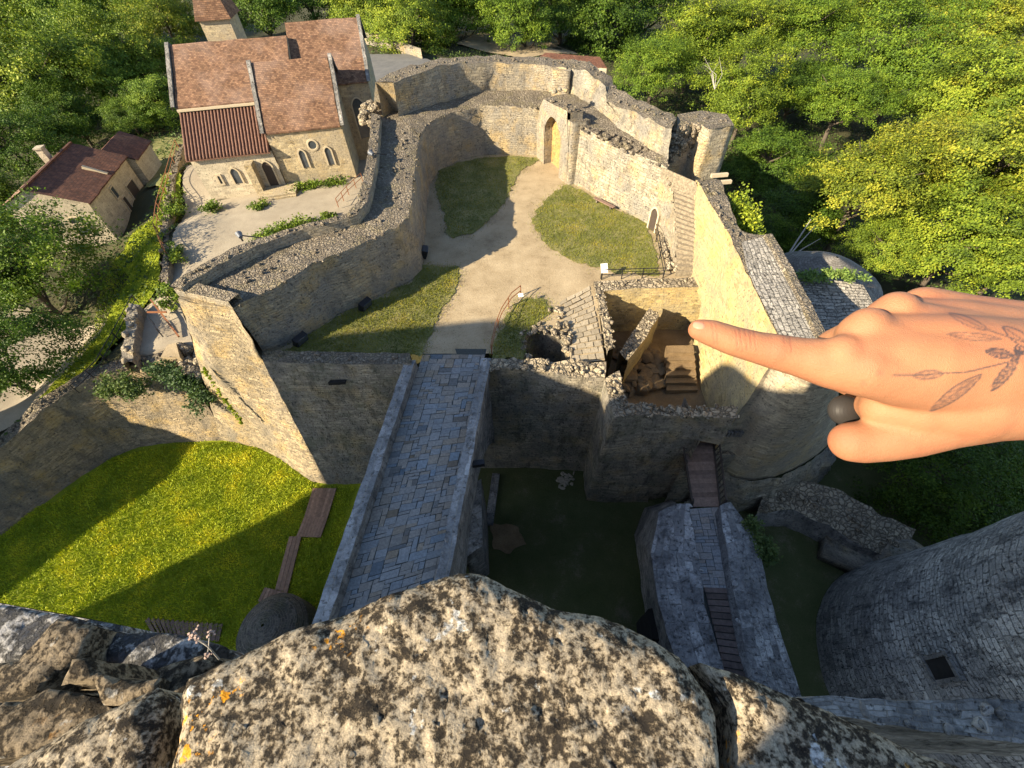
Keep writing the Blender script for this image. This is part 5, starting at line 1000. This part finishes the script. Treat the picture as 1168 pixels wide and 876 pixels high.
for x, y, z, r, lab, ti in ((745,85,-6,44,'olive tree close behind the barbican wall bend',MG), (790,60,-4,50,'bright green tree rising behind the corner tower',YG), (850,45,-3,55,'tall yellow-green tree in the upper right wood',YG), (850,115,-6,46,'lower bright tree just right of the corner tower',YG), (905,110,-8,46,'dark-gapped tree in the middle of the right wood',DG), (915,40,-3,48,'mid green tree at the top of the right wood',MG), (975,30,-3,52,'large tree at the top edge of the right wood',YG), (960,120,-7,50,'tree left of the big yellowing crown',MG), (1030,85,-4,58,'green tree above the big yellowing crown',MG), (1050,10,-3,50,'tree at the top edge near the right corner',YG), (1110,45,-3,56,'olive tree near the top right corner',OL), (1165,20,-3,52,'brownish tree in the top right corner',BR_), (1160,110,-4,60,'olive tree on the right edge, upper',OL), (1095,130,-5,58,'yellow tree right of the wood centre',YG),
                              (985,215,-6,66,'big yellowing crown nearest the castle in the right wood',OL), (1050,200,-5,72,'russet-topped broad tree in the right wood',BR_), (1125,205,-5,72,'broad tree on the right edge beside the russet one',OL), (1010,285,-9,48,'lower bough tree under the yellowing crown',YG), (1085,285,-7,62,'round bright tree above the hand',YG), (1150,300,-7,64,'bright tree on the right edge above the wrist',YG),
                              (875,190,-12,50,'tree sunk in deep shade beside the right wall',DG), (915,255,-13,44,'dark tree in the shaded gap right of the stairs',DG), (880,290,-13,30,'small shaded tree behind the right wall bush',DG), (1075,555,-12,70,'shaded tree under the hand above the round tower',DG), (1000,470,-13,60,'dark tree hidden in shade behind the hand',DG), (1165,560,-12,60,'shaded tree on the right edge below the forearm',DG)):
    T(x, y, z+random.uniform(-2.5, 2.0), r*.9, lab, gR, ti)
db = thing('dead_branch', 'bare pale branch sticking out of the shaded gap in the wood', 'branch', P(895, 290, -9)); mb = MB(); q = P(893,300,-9)
for e in ((918,262), (930,258), (936,272), (925,250)): mb.tube([q, (q+P(*e, -6))/2+np.array([0, 0, .3]), P(*e, -5.5)], [.12, .08, .03], 6)
make('limbs', mb, M_TWIG, db)
for i, (x, y) in enumerate(((815,90),)):
    d_ = thing('dead_branch', ('bare grey branches among the leaves behind the corner tower', 'bare grey twigs high in the tree above the corner tower', 'grey twigs poking through the bright tree above the hand')[i], 'branch', P(x, y, -1)); mb = MB(); q = P(x, y+12, -1)
    for k in range(6): mb.tube([q, P(x+random.uniform(-10,10), y-5, .5), P(x+random.uniform(-22,22), y-random.uniform(8,28), 1.5)], [.05, .035, .012], 5)
    make('limbs', mb, M_TWIG, d_)
# ================================================================== THE KEEP WE STAND ON
kp = thing('keep', 'lichen-covered parapet of the keep in the foreground, from which the view is taken', 'castle keep', (0, -6, MZ))
mb = MB(); foot = [np.array(p) for p in ((-.05, .25, 0), (-2.6, -.6, 0), (-7, -4.5, 0), (-9, -16, 0), (8, -16, 0), (7, -4.5, 0), (2.6, -.6, 0))][::-1]; mb.prism(foot, MZ-.3, 22.5, (0, 0), .04, .8); make('wall', mb, M_GREY, kp, True)
def lichen(name, base, dark, tan, orange=.6, white=.5, sc=1.0):
    m, nt, b, out = newmat(name); g = NT(nt); s = sc
    n1 = g.noise(20*s, 10, .68); n2 = g.noise(5*s, 4, .6, off=5); n3 = g.noise(150*s, 5, .7, off=9); n4 = g.noise(52*s, 8, .66, off=15)
    crust = g.math('ADD', g.math('MULTIPLY', n1, .55), g.math('MULTIPLY', n4, .45))
    crust = g.math('ADD', crust, g.math('MULTIPLY', g.math('SUBTRACT', n2, .5), .22))
    col = g.ramp(crust, [(.42, dark), (.465, tuple(x*.45 for x in tan)), (.488, tan), (.52, tuple(x*.8 for x in base)), (.55, base), (.63, tuple(min(.85, x*1.3) for x in base))])
    col = g.mix(1, col, g.ramp(n3, [(.28, .55), (.72, 1.25)]), 'MULTIPLY')
    wl = g.noise(8*s, 8, .62, off=21)
    col = g.mix(g.math('MULTIPLY', g.ramp(wl, [(.63, 0), (.655, 1)]), white), col, g.mix(1, (.56, .58, .58), g.ramp(n4, [(.4, .5), (.56, 1.15)]), 'MULTIPLY'))
    o_ = g.math('MULTIPLY', g.ramp(g.noise(30*s, 6, .62, off=60), [(.57, 0), (.59, 1)]), g.ramp(g.noise(2.6*s, 3, .55, off=33), [(.595, 0), (.63, orange)]))
    col = g.mix(o_, col, (.70, .30, .012)); g.l(col, b.inputs['Base Color']); b.inputs['Roughness'].default_value = .95
    h = g.math('ADD', g.ramp(crust, [(.42, 0), (.50, .8), (.60, 1)]), g.math('MULTIPLY', n3, .35))
    g.l(g.bump(h, 1.0, .008/s), b.inputs['Normal']); return m
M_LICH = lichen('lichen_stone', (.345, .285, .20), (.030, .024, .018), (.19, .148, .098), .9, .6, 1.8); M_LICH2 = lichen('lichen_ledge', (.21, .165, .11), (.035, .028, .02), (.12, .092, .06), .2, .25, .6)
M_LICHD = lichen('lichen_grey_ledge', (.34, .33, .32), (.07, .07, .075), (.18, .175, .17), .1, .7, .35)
def rock(name, outl, z, th, mat, step, amp, root_, tilt=(0, 0), rnd=.03, label=None, seed=0.0):
    O = np.array([P(x, y, z)[:2] for x, y in outl]); ring = []
    for a, b in zip(O, np.roll(O, -1, 0)):
        m = max(1, int(np.hypot(*(b-a))/step))
        for k in range(m): q = a+(b-a)*k/m; n_ = noise.noise_vector(Vector((q[0]*6/(step/.012), q[1]*6/(step/.012), seed)))*1.0; ring.append(q+np.array(n_[:2])*step*1.6)
    R = np.array(ring); lo, hi = R.min(0), R.max(0); gx, gy = np.meshgrid(np.arange(lo[0], hi[0], step), np.arange(lo[1], hi[1], step)); gx = gx.ravel()+RNG.uniform(-.3, .3, gx.size)*step; gy = gy.ravel()+RNG.uniform(-.3, .3, gy.size)*step
    k = inside(ring, gx, gy); I = np.stack([gx[k], gy[k]], 1)
    V = [Vector(p) for p in ring]+[Vector(p) for p in I]; vs, es, fs, *_ = delaunay_2d_cdt(V, [], [list(range(len(ring)))], 1, 1e-6)
    XY = np.array([[v.x, v.y] for v in vs]); dist = np.full(len(XY), 9.)
    for a, b in zip(R, np.roll(R, -1, 0)):
        ab = b-a; t = np.clip(((XY-a)@ab)/max(1e-9, ab@ab), 0, 1); dist = np.minimum(dist, np.hypot(*(XY-a-t[:, None]*ab).T))
    c = O.mean(0); mb = MB(); q6 = .012/step
    for (x, y), d in zip(XY, dist):
        f = noise.fractal(Vector((x*9*q6, y*9*q6, seed)), .8, 2.2, 7)*amp*1.1+noise.fractal(Vector((x*45*q6, y*45*q6, seed+4)), .7, 2.2, 4)*amp*.42; pit = noise.fractal(Vector((x*26*q6, y*26*q6, seed+9)), .7, 2.3, 4)
        if pit > .25: f -= min(.45, pit-.25)*amp*1.5
        mb.v.append((x, y, z+f+tilt[0]*(x-c[0])+tilt[1]*(y-c[1])-rnd*math.exp(-d/(rnd*.7))))
    mb.f = [tuple(f) for f in fs]; n = len(ring); idx = {}
    for i, (x, y) in enumerate(XY): idx[(round(x, 6), round(y, 6))] = i
    rid = [idx.get((round(p[0], 6), round(p[1], 6))) for p in ring]
    rows = [rid]
    for s in range(1, 7):
        b = len(mb.v)
        for p, ri in zip(ring, rid):
            zz = (mb.v[ri][2] if ri is not None else z)-th*s/6; w = noise.noise_vector(Vector((p[0]*10*q6, p[1]*10*q6, zz*10*q6+seed)))*amp*1.2; mb.v.append((p[0]+w[0], p[1]+w[1], zz))
        rows.append(list(range(b, b+n)))
    for A, B in zip(rows[:-1], rows[1:]):
        for i in range(n):
            j = (i+1) % n
            if None in (A[i], A[j]): continue
            mb.f.append((A[i], A[j], B[j], B[i]))
    return make(name, mb, mat, root_, True, label)
rock('parapet_stone', [(180,900),(192,850),(197,803),(212,772),(262,745),(330,718),(400,690),(450,670),(490,656),(520,648),(548,652),(600,674),(640,690),(692,700),(740,722),(785,748),(800,768),(822,806),(830,860),(835,1150),(500,1250),(150,1150)], 23.02, .45, M_LICH, .0085, .0085, kp, (0, .02), .03, seed=1.)
rock('parapet_stone', [(803,752),(838,765),(880,778),(925,796),(962,811),(1010,836),(1062,857),(1125,885),(1300,1000),(1200,1200),(846,1150),(845,880),(836,806),(815,775)], 22.98, .45, M_LICH, .0085, .0085, kp, (-.03, 0), .03, seed=7., label='shaded grey parapet stone at the lower right')
rock('parapet_stone', [(-60,905),(10,862),(60,838),(100,815),(140,792),(168,782),(180,796),(176,830),(168,876),(160,1100),(-100,1100)], 22.95, .4, M_LICH, .009, .0085, kp, seed=13., label='smaller parapet stone at the lower left')
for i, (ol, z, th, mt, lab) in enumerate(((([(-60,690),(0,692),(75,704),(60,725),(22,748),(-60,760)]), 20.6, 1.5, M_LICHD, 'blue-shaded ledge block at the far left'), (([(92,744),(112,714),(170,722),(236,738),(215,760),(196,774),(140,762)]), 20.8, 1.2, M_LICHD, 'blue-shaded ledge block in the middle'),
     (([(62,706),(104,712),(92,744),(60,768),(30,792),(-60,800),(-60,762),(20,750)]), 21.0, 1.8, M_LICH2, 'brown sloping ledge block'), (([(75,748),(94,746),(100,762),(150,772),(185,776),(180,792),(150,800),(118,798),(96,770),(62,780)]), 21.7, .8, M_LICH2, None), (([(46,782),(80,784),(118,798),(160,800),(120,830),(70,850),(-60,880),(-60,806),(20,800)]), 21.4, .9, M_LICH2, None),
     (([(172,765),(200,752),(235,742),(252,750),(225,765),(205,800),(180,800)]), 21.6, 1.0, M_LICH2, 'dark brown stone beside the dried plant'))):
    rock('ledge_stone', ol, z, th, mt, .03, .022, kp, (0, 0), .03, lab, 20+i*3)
mb = MB(); mb.prism([P(-60,1000,18), P(-60,690,18), P(250,745,18), P(230,1000,18)][::-1], 10, 19.6, (0, 0), .05, .6); make('buttress', mb, M_LICHD, kp, True)
mo_ = MB(); a, b = sp(.20, 24.5, -2.3), sp(1.9, 24.5, -2.3); mo_.loft([[setz([a], 22)[0], setz([b], 22)[0]], [a+np.array([0,0,.0]), b], [a-S_*.5, b-S_*.5], [setz([a-S_*.5], 22)[0], setz([b-S_*.5], 22)[0]]], amp=.02, seg=.2, row=.2); mo_.poly([a, a-S_*.5, setz([a-S_*.5], 22)[0], setz([a], 22)[0]]); make('shade_block', mo_, M_GREY, kp, True)  # unseen block added behind the camera to shade the right parapet stone
lw = thing('lower_rampart', 'shaded rubble rampart top below the parapet at the lower right', 'wall', P(1050, 830, 6)); mb = MB()
zt = 9.0; a = PL([(915,795),(980,796),(1050,798),(1168,800),(1300,803)], zt); b_ = PL([(930,815),(990,822),(1050,832),(1168,850),(1300,862)], zt); mb.loft([setz(shift(a, 0, .1), MZ), a, b_, setz(b_, MZ)], seg=.5, row=.6, amp=.12, mi=[0, 1, 0]); mb.lumps([p*.5+q*.5 for p, q in zip(np.array(a), np.array(b_))], .6, 3, .3, 1)
make('masonry', mb, [M_GREY, M_GREY], lw, True)
mb = MB(); rr_ = ray(1078, 762); k0 = np.array([-tcx, -tcy]); rz_ = 7.2
for _ in range(12):
    A2, B2, C2 = rr_[:2]@rr_[:2], 2*rr_[:2]@k0, k0@k0-rz_**2; tt_ = (-B2-math.sqrt(max(0, B2*B2-4*A2*C2)))/(2*A2); c = rr_*tt_+np.array([0, 0, H]); wz = c[2]; rz_ = float(np.interp(wz, [-13, -9, -3, 4, 14, 17], [8.6, 8.0, 7.3, 6.9, 6.7, 6.7]))
wv = np.array([c[0]-tcx, c[1]-tcy, 0]); wv /= np.hypot(*wv[:2]); wt = np.array([-wv[1], wv[0], 0]); cc = np.array([tcx, tcy, 0])+wv*(rz_+.06)
def RWp(s, z, o): q = cc+wt*s+wv*o; return np.array([q[0], q[1], z])
mb.poly([RWp(-.45, wz-.75, .16), RWp(.45, wz-.75, .16), RWp(.45, wz+.75, .1), RWp(-.45, wz+.75, .1)]); wn = make('window', mb, M_VOID, rt)
m2 = MB(); m2.beam(RWp(-.65, wz-.85, .12), RWp(.65, wz-.85, .12), .3, .16); m2.beam(RWp(-.55, wz-.75, .1), RWp(-.55, wz+.8, .1), .2, .2); m2.beam(RWp(.55, wz-.75, .1), RWp(.55, wz+.8, .1), .2, .2); m2.beam(RWp(-.65, wz+.85, .1), RWp(.65, wz+.85, .1), .3, .2); make('frame', m2, M_GREY, wn)
# dried plant in the joint
dpn = thing('dried_plant', 'small dried flower stalk growing from the parapet joint', 'plant', P(250, 752, 22.9)); mb = MB(); b0 = P(250,752,22.9); tips = [P(222,720,23.0), P(239,722,23.0), P(225,728,23.0), P(236,748,22.95), P(219,726,23.0)]
kk = P(238,738,22.96); mb.tube([b0, kk, P(228,730,22.99), tips[0]], [.002, .0017, .0014, .001], 6)
for t in tips[1:]: mb.tube([kk if t is not tips[2] else P(228,730,22.99), (kk+t)/2, t], [.0014, .0012, .0008], 5)
make('stem', mb, M_TWIG, dpn); fm = MB()
for t in tips:
    for k in range(9): fm.box(t+np.array([random.gauss(0, .0035) for _ in range(3)]), (.004, .0035, .003), random.random()*3, .2)
make('seed_head', fm, plain('dry_flower', (.42, .30, .24), .9, sc=40), dpn)
# ------------------------------------------------------------------ unseen shadow casters added beside the keep, shaped to shade moat and walls
CAST = True
gtw = thing('shade_tower', 'unseen round tower added left of the keep to cast shade on the moat', 'tower', sp(-21.2, 0, -62)*np.array([1,1,0])+np.array([0,0,MZ])); mb = MB(); cc0 = sp(-21.2, 0, -62); zz = lambda w: w+TE*62  # added caster, flared outline fitted to the shadow edge on lawn and bastion
mb.lathe((cc0[0], cc0[1]), [(4.4, MZ), (4.4, zz(-18)), (6.7, zz(-11)), (9.2, zz(-2)), (9.0, zz(-1)), (4.0, zz(5)), (.2, zz(7.5))], 48, 0, .02); make('masonry', mb, M_GREY, gtw, True)
def screen(name, label, prof, q, th=2.0):
    r = thing(name, label, 'wall', setz([sp(prof[len(prof)//2][0], 0, q)], MZ)[0]); A = [sp(u, w, q) for u, w in prof]; B = [p-S_*th for p in A]; mb = MB()
    mb.loft([setz(A, MZ), A, B, setz(B, MZ)], seg=1.2, row=1.5, amp=.06, ragged={1: .2, 2: .2})
    for p, q_ in ((A[0], B[0]), (A[-1], B[-1])): mb.poly([p, q_, setz([q_], MZ)[0], setz([p], MZ)[0]])
    make('masonry', mb, M_GREY, r, True)
screen('inner_shade_screen', 'unseen screen wall added between the round shade tower and the keep', [(-19.5, 6.8), (-12.8, 6.2)], -46)  # added screen, fills the shadow between round tower and keep
screen('keep_shade_screen', 'unseen screen wall added beside the keep, stepped to shape its shadow', [(-12.8, 7.0), (-12.2, 9.6), (-11.2, 12.0), (-10, 12.9), (-7, 13.7), (-4.6, 15.9), (0, 18.3), (3.5, 20.5)], -36)  # added screen, top profile follows the shadow wanted on the right wall
screen('outer_shade_screen', 'unseen screen wall added beyond the left edge of the moat lawn to shade it', [(-28.6, -30.5), (-30.3, -29.0), (-33, -26.0), (-34.8, -22.8), (-37.7, -21.4), (-40, -20.6), (-47, -19.0)], -46)  # added screen, top profile follows the left shadow edge on the lawn
# ================================================================== POINTING HAND
def hand():
    mb = bmesh.new(); 
    def ball(c, r, sc=(1, 1, 1)):
        m = Matrix.Translation(c) @ Matrix.Diagonal((r*sc[0], r*sc[1], r*sc[2], 1)); bmesh.ops.create_icosphere(mb, subdivisions=3, radius=1, matrix=m)
    def chain(pts):                       # (px, py, depth, radius px) joined by tapered capsules
        W = [(Vector(Q(x, y, d)), r*d/495.) for x, y, d, r in pts]
        for (a, ra), (b, rb_) in zip(W[:-1], W[1:]):
            n = max(2, int((b-a).length/min(ra, rb_)*3.2))
            for k in range(n+1): t = k/n; ball(a.lerp(b, t), ra+(rb_-ra)*t)
    chain([(797,376,.282,12.5), (812,380,.281,15.5), (836,389,.279,17), (866,397,.277,18.5), (884,401,.276,20.5), (915,408,.273,23), (950,415,.268,29), (985,420,.262,33), (1060,430,.262,42), (1180,438,.262,52), (1320,446,.262,56), (1600,470,.25,64)])
    chain([(985,383,.266,28), (1020,395,.262,30), (1090,412,.262,42), (1190,424,.266,52), (1320,440,.266,56)])
    chain([(1014,366,.274,27), (1060,380,.270,32), (1120,400,.27,44), (1200,414,.272,54)])
    chain([(1030,364,.280,24), (1090,376,.276,34), (1150,396,.274,46)]); chain([(1052,352,.288,25), (1100,366,.284,30), (1150,385,.28,42), (1220,400,.28,54), (1330,425,.28,60)])
    chain([(985,385,.270,26), (955,398,.292,24), (940,412,.312,21), (962,430,.322,18), (990,445,.315,16)])    # curled middle finger
    chain([(1014,366,.276,25), (990,382,.304,23), (970,402,.328,20), (990,430,.335,17), (1010,445,.325,15)])
    chain([(1052,352,.290,23), (1040,372,.316,20), (1025,395,.335,17), (1035,420,.340,15), (1048,435,.33,14)])
    chain([(971,504,.286,23), (985,504,.285,24.5), (1010,500,.282,26.5), (1040,492,.279,30), (1080,478,.274,34), (1140,458,.268,44), (1180,448,.268,50)])
    chain([(1008,464,.279,24), (1050,465,.272,33), (1110,460,.266,44), (1180,452,.264,50)]); chain([(998,462,.288,20), (1020,455,.285,26), (1050,450,.284,34), (1120,440,.278,46)])
    for pts in ([(1000,378,.2555,7), (1060,398,.248,8), (1160,418,.2365,9)], [(1028,361,.2645,7), (1080,383,.260,8), (1160,405,.2475,9)]): chain(pts)
    chain([(985,404,.262,28), (1060,412,.256,38), (1180,428,.257,52)]); chain([(1012,384,.264,26), (1080,396,.258,38), (1180,418,.259,52)]); ball(Vector(Q(962,405,.262)), 24*.262/495); ball(Vector(Q(990,374,.263)), 24*.262/495); ball(Vector(Q(1022,355,.271)), 23*.27/495); ball(Vector(Q(884,400,.2745)), 19.6*.274/495)
    me = D.meshes.new('person'); mb.to_mesh(me); mb.free(); o = D.objects.new('person', me); COL.objects.link(o)
    r = o.modifiers.new('r', 'REMESH'); r.mode = 'VOXEL'; r.voxel_size = .0011
    s = o.modifiers.new('s', 'SMOOTH'); s.iterations = 34; s.factor = .6
    dg = bpy.context.evaluated_depsgraph_get(); nm = D.meshes.new_from_object(o.evaluated_get(dg)); o.modifiers.clear(); o.data = nm; D.meshes.remove(me); nm.name = 'person'
    V = np.array([v.co[:] for v in nm.vertices]); v = V-np.array([0, 0, H]); X, Y, Z = v@RT, v@UP, v@FW; dX, dY = X/Z*F, Y/Z*F; px = CX+dX*_c-dY*_s; py = CY-(dX*_s+dY*_c)
    # drawn skin marks: leaf tattoo on the back of the hand, given as strokes on the hand itself
    ink = np.zeros(len(V)); red = np.zeros(len(V))
    def seg(a, b, w, k):
        a, b = np.array(a, float), np.array(b, float); p = np.stack([px, py], 1); t = np.clip(((p-a)@(b-a))/((b-a)@(b-a)), 0, 1); d = np.hypot(*(p-a-t[:, None]*(b-a)).T); np.maximum(ink, k*np.clip(1.6-d/w, 0, 1), out=ink)
    def leaf(a, b, w, fill, k, vein=True):
        a, b = np.array(a, float), np.array(b, float); L = np.hypot(*(b-a)); e = (b-a)/L; n = np.array([-e[1], e[0]]); p = np.stack([px, py], 1)-a; u = p@e/L; s_ = p@n; prof = w*np.sin(np.clip(u, 0, 1)*PI)**.8
        ins = (u > 0) & (u < 1); edge = np.abs(np.abs(s_)-prof); np.maximum(ink, np.where(ins, k*np.clip(1.3-edge/1.0, 0, 1), 0), out=ink)
        hatch = fill*(.6+.4*np.sin((u*L+np.abs(s_)*1.2)*1.9)); np.maximum(ink, np.where(ins & (np.abs(s_) < prof), hatch, 0), out=ink)
        if vein: seg(a, b, .7, k*.8)
    leaf((1082,357), (1129,377), 4.5, .12, .45); leaf((1081,381), (1142,387), 4, .10, .45); leaf((1143,372), (1185,400), 7, .05, .6); seg((1129,377), (1185,396), .7, .5)
    for a, b in (((1018,428), (1060,427)), ((1060,427), (1105,424)), ((1105,424), (1150,413)), ((1150,413), (1170,398))): seg(a, b, .75, .6)
    leaf((1041,429), (1077,426), 5, .38, .5); leaf((1061,469), (1120,427), 6.5, .42, .6); leaf((1131,446), (1162,408), 5.5, .62, .75); leaf((1124,400), (1156,406), 5, .62, .75)
    for k in range(14): a = random.random()*6; seg((1160+random.gauss(0,3), 402+random.gauss(0,3)), (1161+random.gauss(0,3), 402+random.gauss(0,3)), 1.1, .7)
    for c, r_, k in (((1004,425), 5, .5), ((985,437), 4, .35), ((990,402), 26, .22), ((884,398), 15, .25), ((800,374), 14, .25), ((960,500), 16, .2)): np.maximum(red, k*np.exp(-((px-c[0])**2+(py-c[1])**2)/(r_*r_)), out=red)
    for x0, dx in ((841, 0), (846, 0), (857, 1), (851.5, 0), (862, 0), (815, 1), (819, 1), (895, 0), (902, 0)): red = np.maximum(red, .45*np.exp(-((px-x0-(py-392)*.12)/1.0)**2)*(np.abs(py-(388 if x0 > 830 else 380)) < 13))  # finger creases, their shade drawn into the skin colour as dark red lines
    nail = np.exp(-(((px-792)/9.0)**2+((py-371.0)/5.0)**2)**3)
    at = nm.attributes.new('ink', 'FLOAT', 'POINT'); at.data.foreach_set('value', np.clip(ink*1.35, 0, .9).astype(float)); at = nm.attributes.new('red', 'FLOAT', 'POINT'); at.data.foreach_set('value', red.astype(float)); at = nm.attributes.new('nail', 'FLOAT', 'POINT'); at.data.foreach_set('value', nail.astype(float))
    c = V.mean(0); o.location = c
    for q in nm.vertices: q.co = Vector(np.array(q.co)-c)
    nm.polygons.foreach_set('use_smooth', [True]*len(nm.polygons))
    m, nt, b, out = newmat('skin'); g = NT(nt); A = lambda n: g.n('Attribute', attribute_name=n).outputs['Fac']
    col = g.mix(1, (.335, .152, .076), g.ramp(g.noise(60, 4, .6), [(.3, .93), (.7, 1.06)]), 'MULTIPLY'); col = g.mix(g.ramp(g.noise(28, 3, .5, off=4), [(.45, 0), (.7, .55)]), col, (.33, .112, .055)); col = g.mix(A('red'), col, (.30, .075, .048)); col = g.mix(A('ink'), col, (.035, .035, .042))
    g.l(col, b.inputs['Base Color']); b.inputs['Roughness'].default_value = .58; b.inputs['Specular IOR Level'].default_value = .3; b.inputs['Subsurface Weight'].default_value = .10; b.inputs['Subsurface Radius'].default_value = (.008, .003, .0015); b.inputs['Subsurface Scale'].default_value = .5
    v_ = g.n('TexVoronoi'); v_.inputs['Scale'].default_value = 2000; g.l(g.P(), v_.inputs['Vector']); g.l(g.bump(g.math('ADD', v_.outputs['Distance'], g.math('SUBTRACT', g.math('MULTIPLY', g.noise(500, 5, .65), 1.6), g.math('MULTIPLY', A('red'), 1.6))), .4, .0007), b.inputs['Normal'])
    nm.materials.clear(); nm.materials.append(m); WORLD[o.name] = c
    from mathutils.bvhtree import BVHTree
    bvh = BVHTree.FromPolygons([q.co+Vector(c) for q in nm.vertices], [tuple(p.vertices) for p in nm.polygons]); nb = MB(); rows = []
    for i in range(9):
        row = []
        for j in range(9):
            u, v_2 = (i-4)/4, (j-4)/4; k_ = math.sqrt(max(0, 1-.5*v_2*v_2)); k2 = math.sqrt(max(0, 1-.5*u*u)); x, y = 797+u*k_*7.8-v_2*k2*.9, 371.4+v_2*k2*4.6+u*k_*1.5
            d = Vector(ray(x, y)).normalized(); h_ = bvh.ray_cast(Vector((0, 0, H)), d); q = h_[0] if h_[0] is not None else Vector(Q(x, y, .277)); edge = max(abs(u), abs(v_2)); row.append(tuple(q-d*(.0005 if edge < .9 else -.0004)))
        rows.append(row)
    nb.grid(rows, [[(0, 0)]*9 for _ in range(9)]); mn, ntn, bn, _o = newmat('fingernail'); bn.inputs['Base Color'].default_value = (.42, .21, .14, 1); bn.inputs['Roughness'].default_value = .3
    make('fingernail', nb, mn, o, True)
    tag(o, 'bare tattooed hand and forearm of a person pointing left over the castle', 'person'); return o
hd = hand()
mb = MB(); c = Q(967,468,.300); mb.lathe((0, 0), [(.0105*math.sin(t)+1e-5, .008*math.cos(t)-.003) for t in np.linspace(0, PI, 16)], 36); 
Rm = np.array([RT, UP, -FW]).T; mb.v = [tuple(c+Rm@np.array(v)*1.0) for v in mb.v]; rg_ = make('ring', mb, plain('dark_ring_stone', (.035, .031, .029), .5, 0, .2, 40, .15), hd, True)
# ================================================================== LIGHT, SKY, CAMERA
w = D.worlds.new('World'); SC.world = w; w.use_nodes = True; nt = w.node_tree; nt.nodes.clear(); o_ = nt.nodes.new('ShaderNodeOutputWorld'); b_ = nt.nodes.new('ShaderNodeBackground'); sk = nt.nodes.new('ShaderNodeTexSky'); sk.sky_type = 'NISHITA'; sk.sun_disc = False; sk.sun_elevation = SUN_EL; sk.sun_rotation = SUN_AZ+PI; sk.air_density = 1.0; sk.dust_density = .6; sk.ozone_density = 1.5
b_.inputs[1].default_value = .088; nt.links.new(sk.outputs[0], b_.inputs[0]); nt.links.new(b_.outputs[0], o_.inputs[0])
ld = D.lights.new('sun', 'SUN'); ld.energy = 5.0; ld.angle = math.radians(.5); ld.color = (1, .85, .61); lo = D.objects.new('sun', ld); COL.objects.link(lo); lo.location = (-60, -30, 60)
lo.rotation_euler = Vector((S_[0]*math.cos(SUN_EL), S_[1]*math.cos(SUN_EL), -math.sin(SUN_EL))).to_track_quat('-Z', 'Y').to_euler()
cd = D.cameras.new('camera'); cam = D.objects.new('camera', cd); COL.objects.link(cam); cd.sensor_width = 36; cd.lens = F/1168*36; cd.clip_start = .02; cd.clip_end = 4000
r_ = RT*_c-UP*_s; u_ = RT*_s+UP*_c; M = Matrix(((r_[0], u_[0], -FW[0], 0), (r_[1], u_[1], -FW[1], 0), (r_[2], u_[2], -FW[2], H), (0, 0, 0, 1))); cam.matrix_world = M; SC.camera = cam
SC.view_settings.view_transform = 'Standard'; SC.view_settings.look = 'None'; SC.view_settings.exposure = 1.6; SC.view_settings.gamma = 1
SC.cycles.max_bounces = 5; SC.cycles.diffuse_bounces = 3; SC.cycles.transmission_bounces = 3; SC.cycles.use_denoising = True
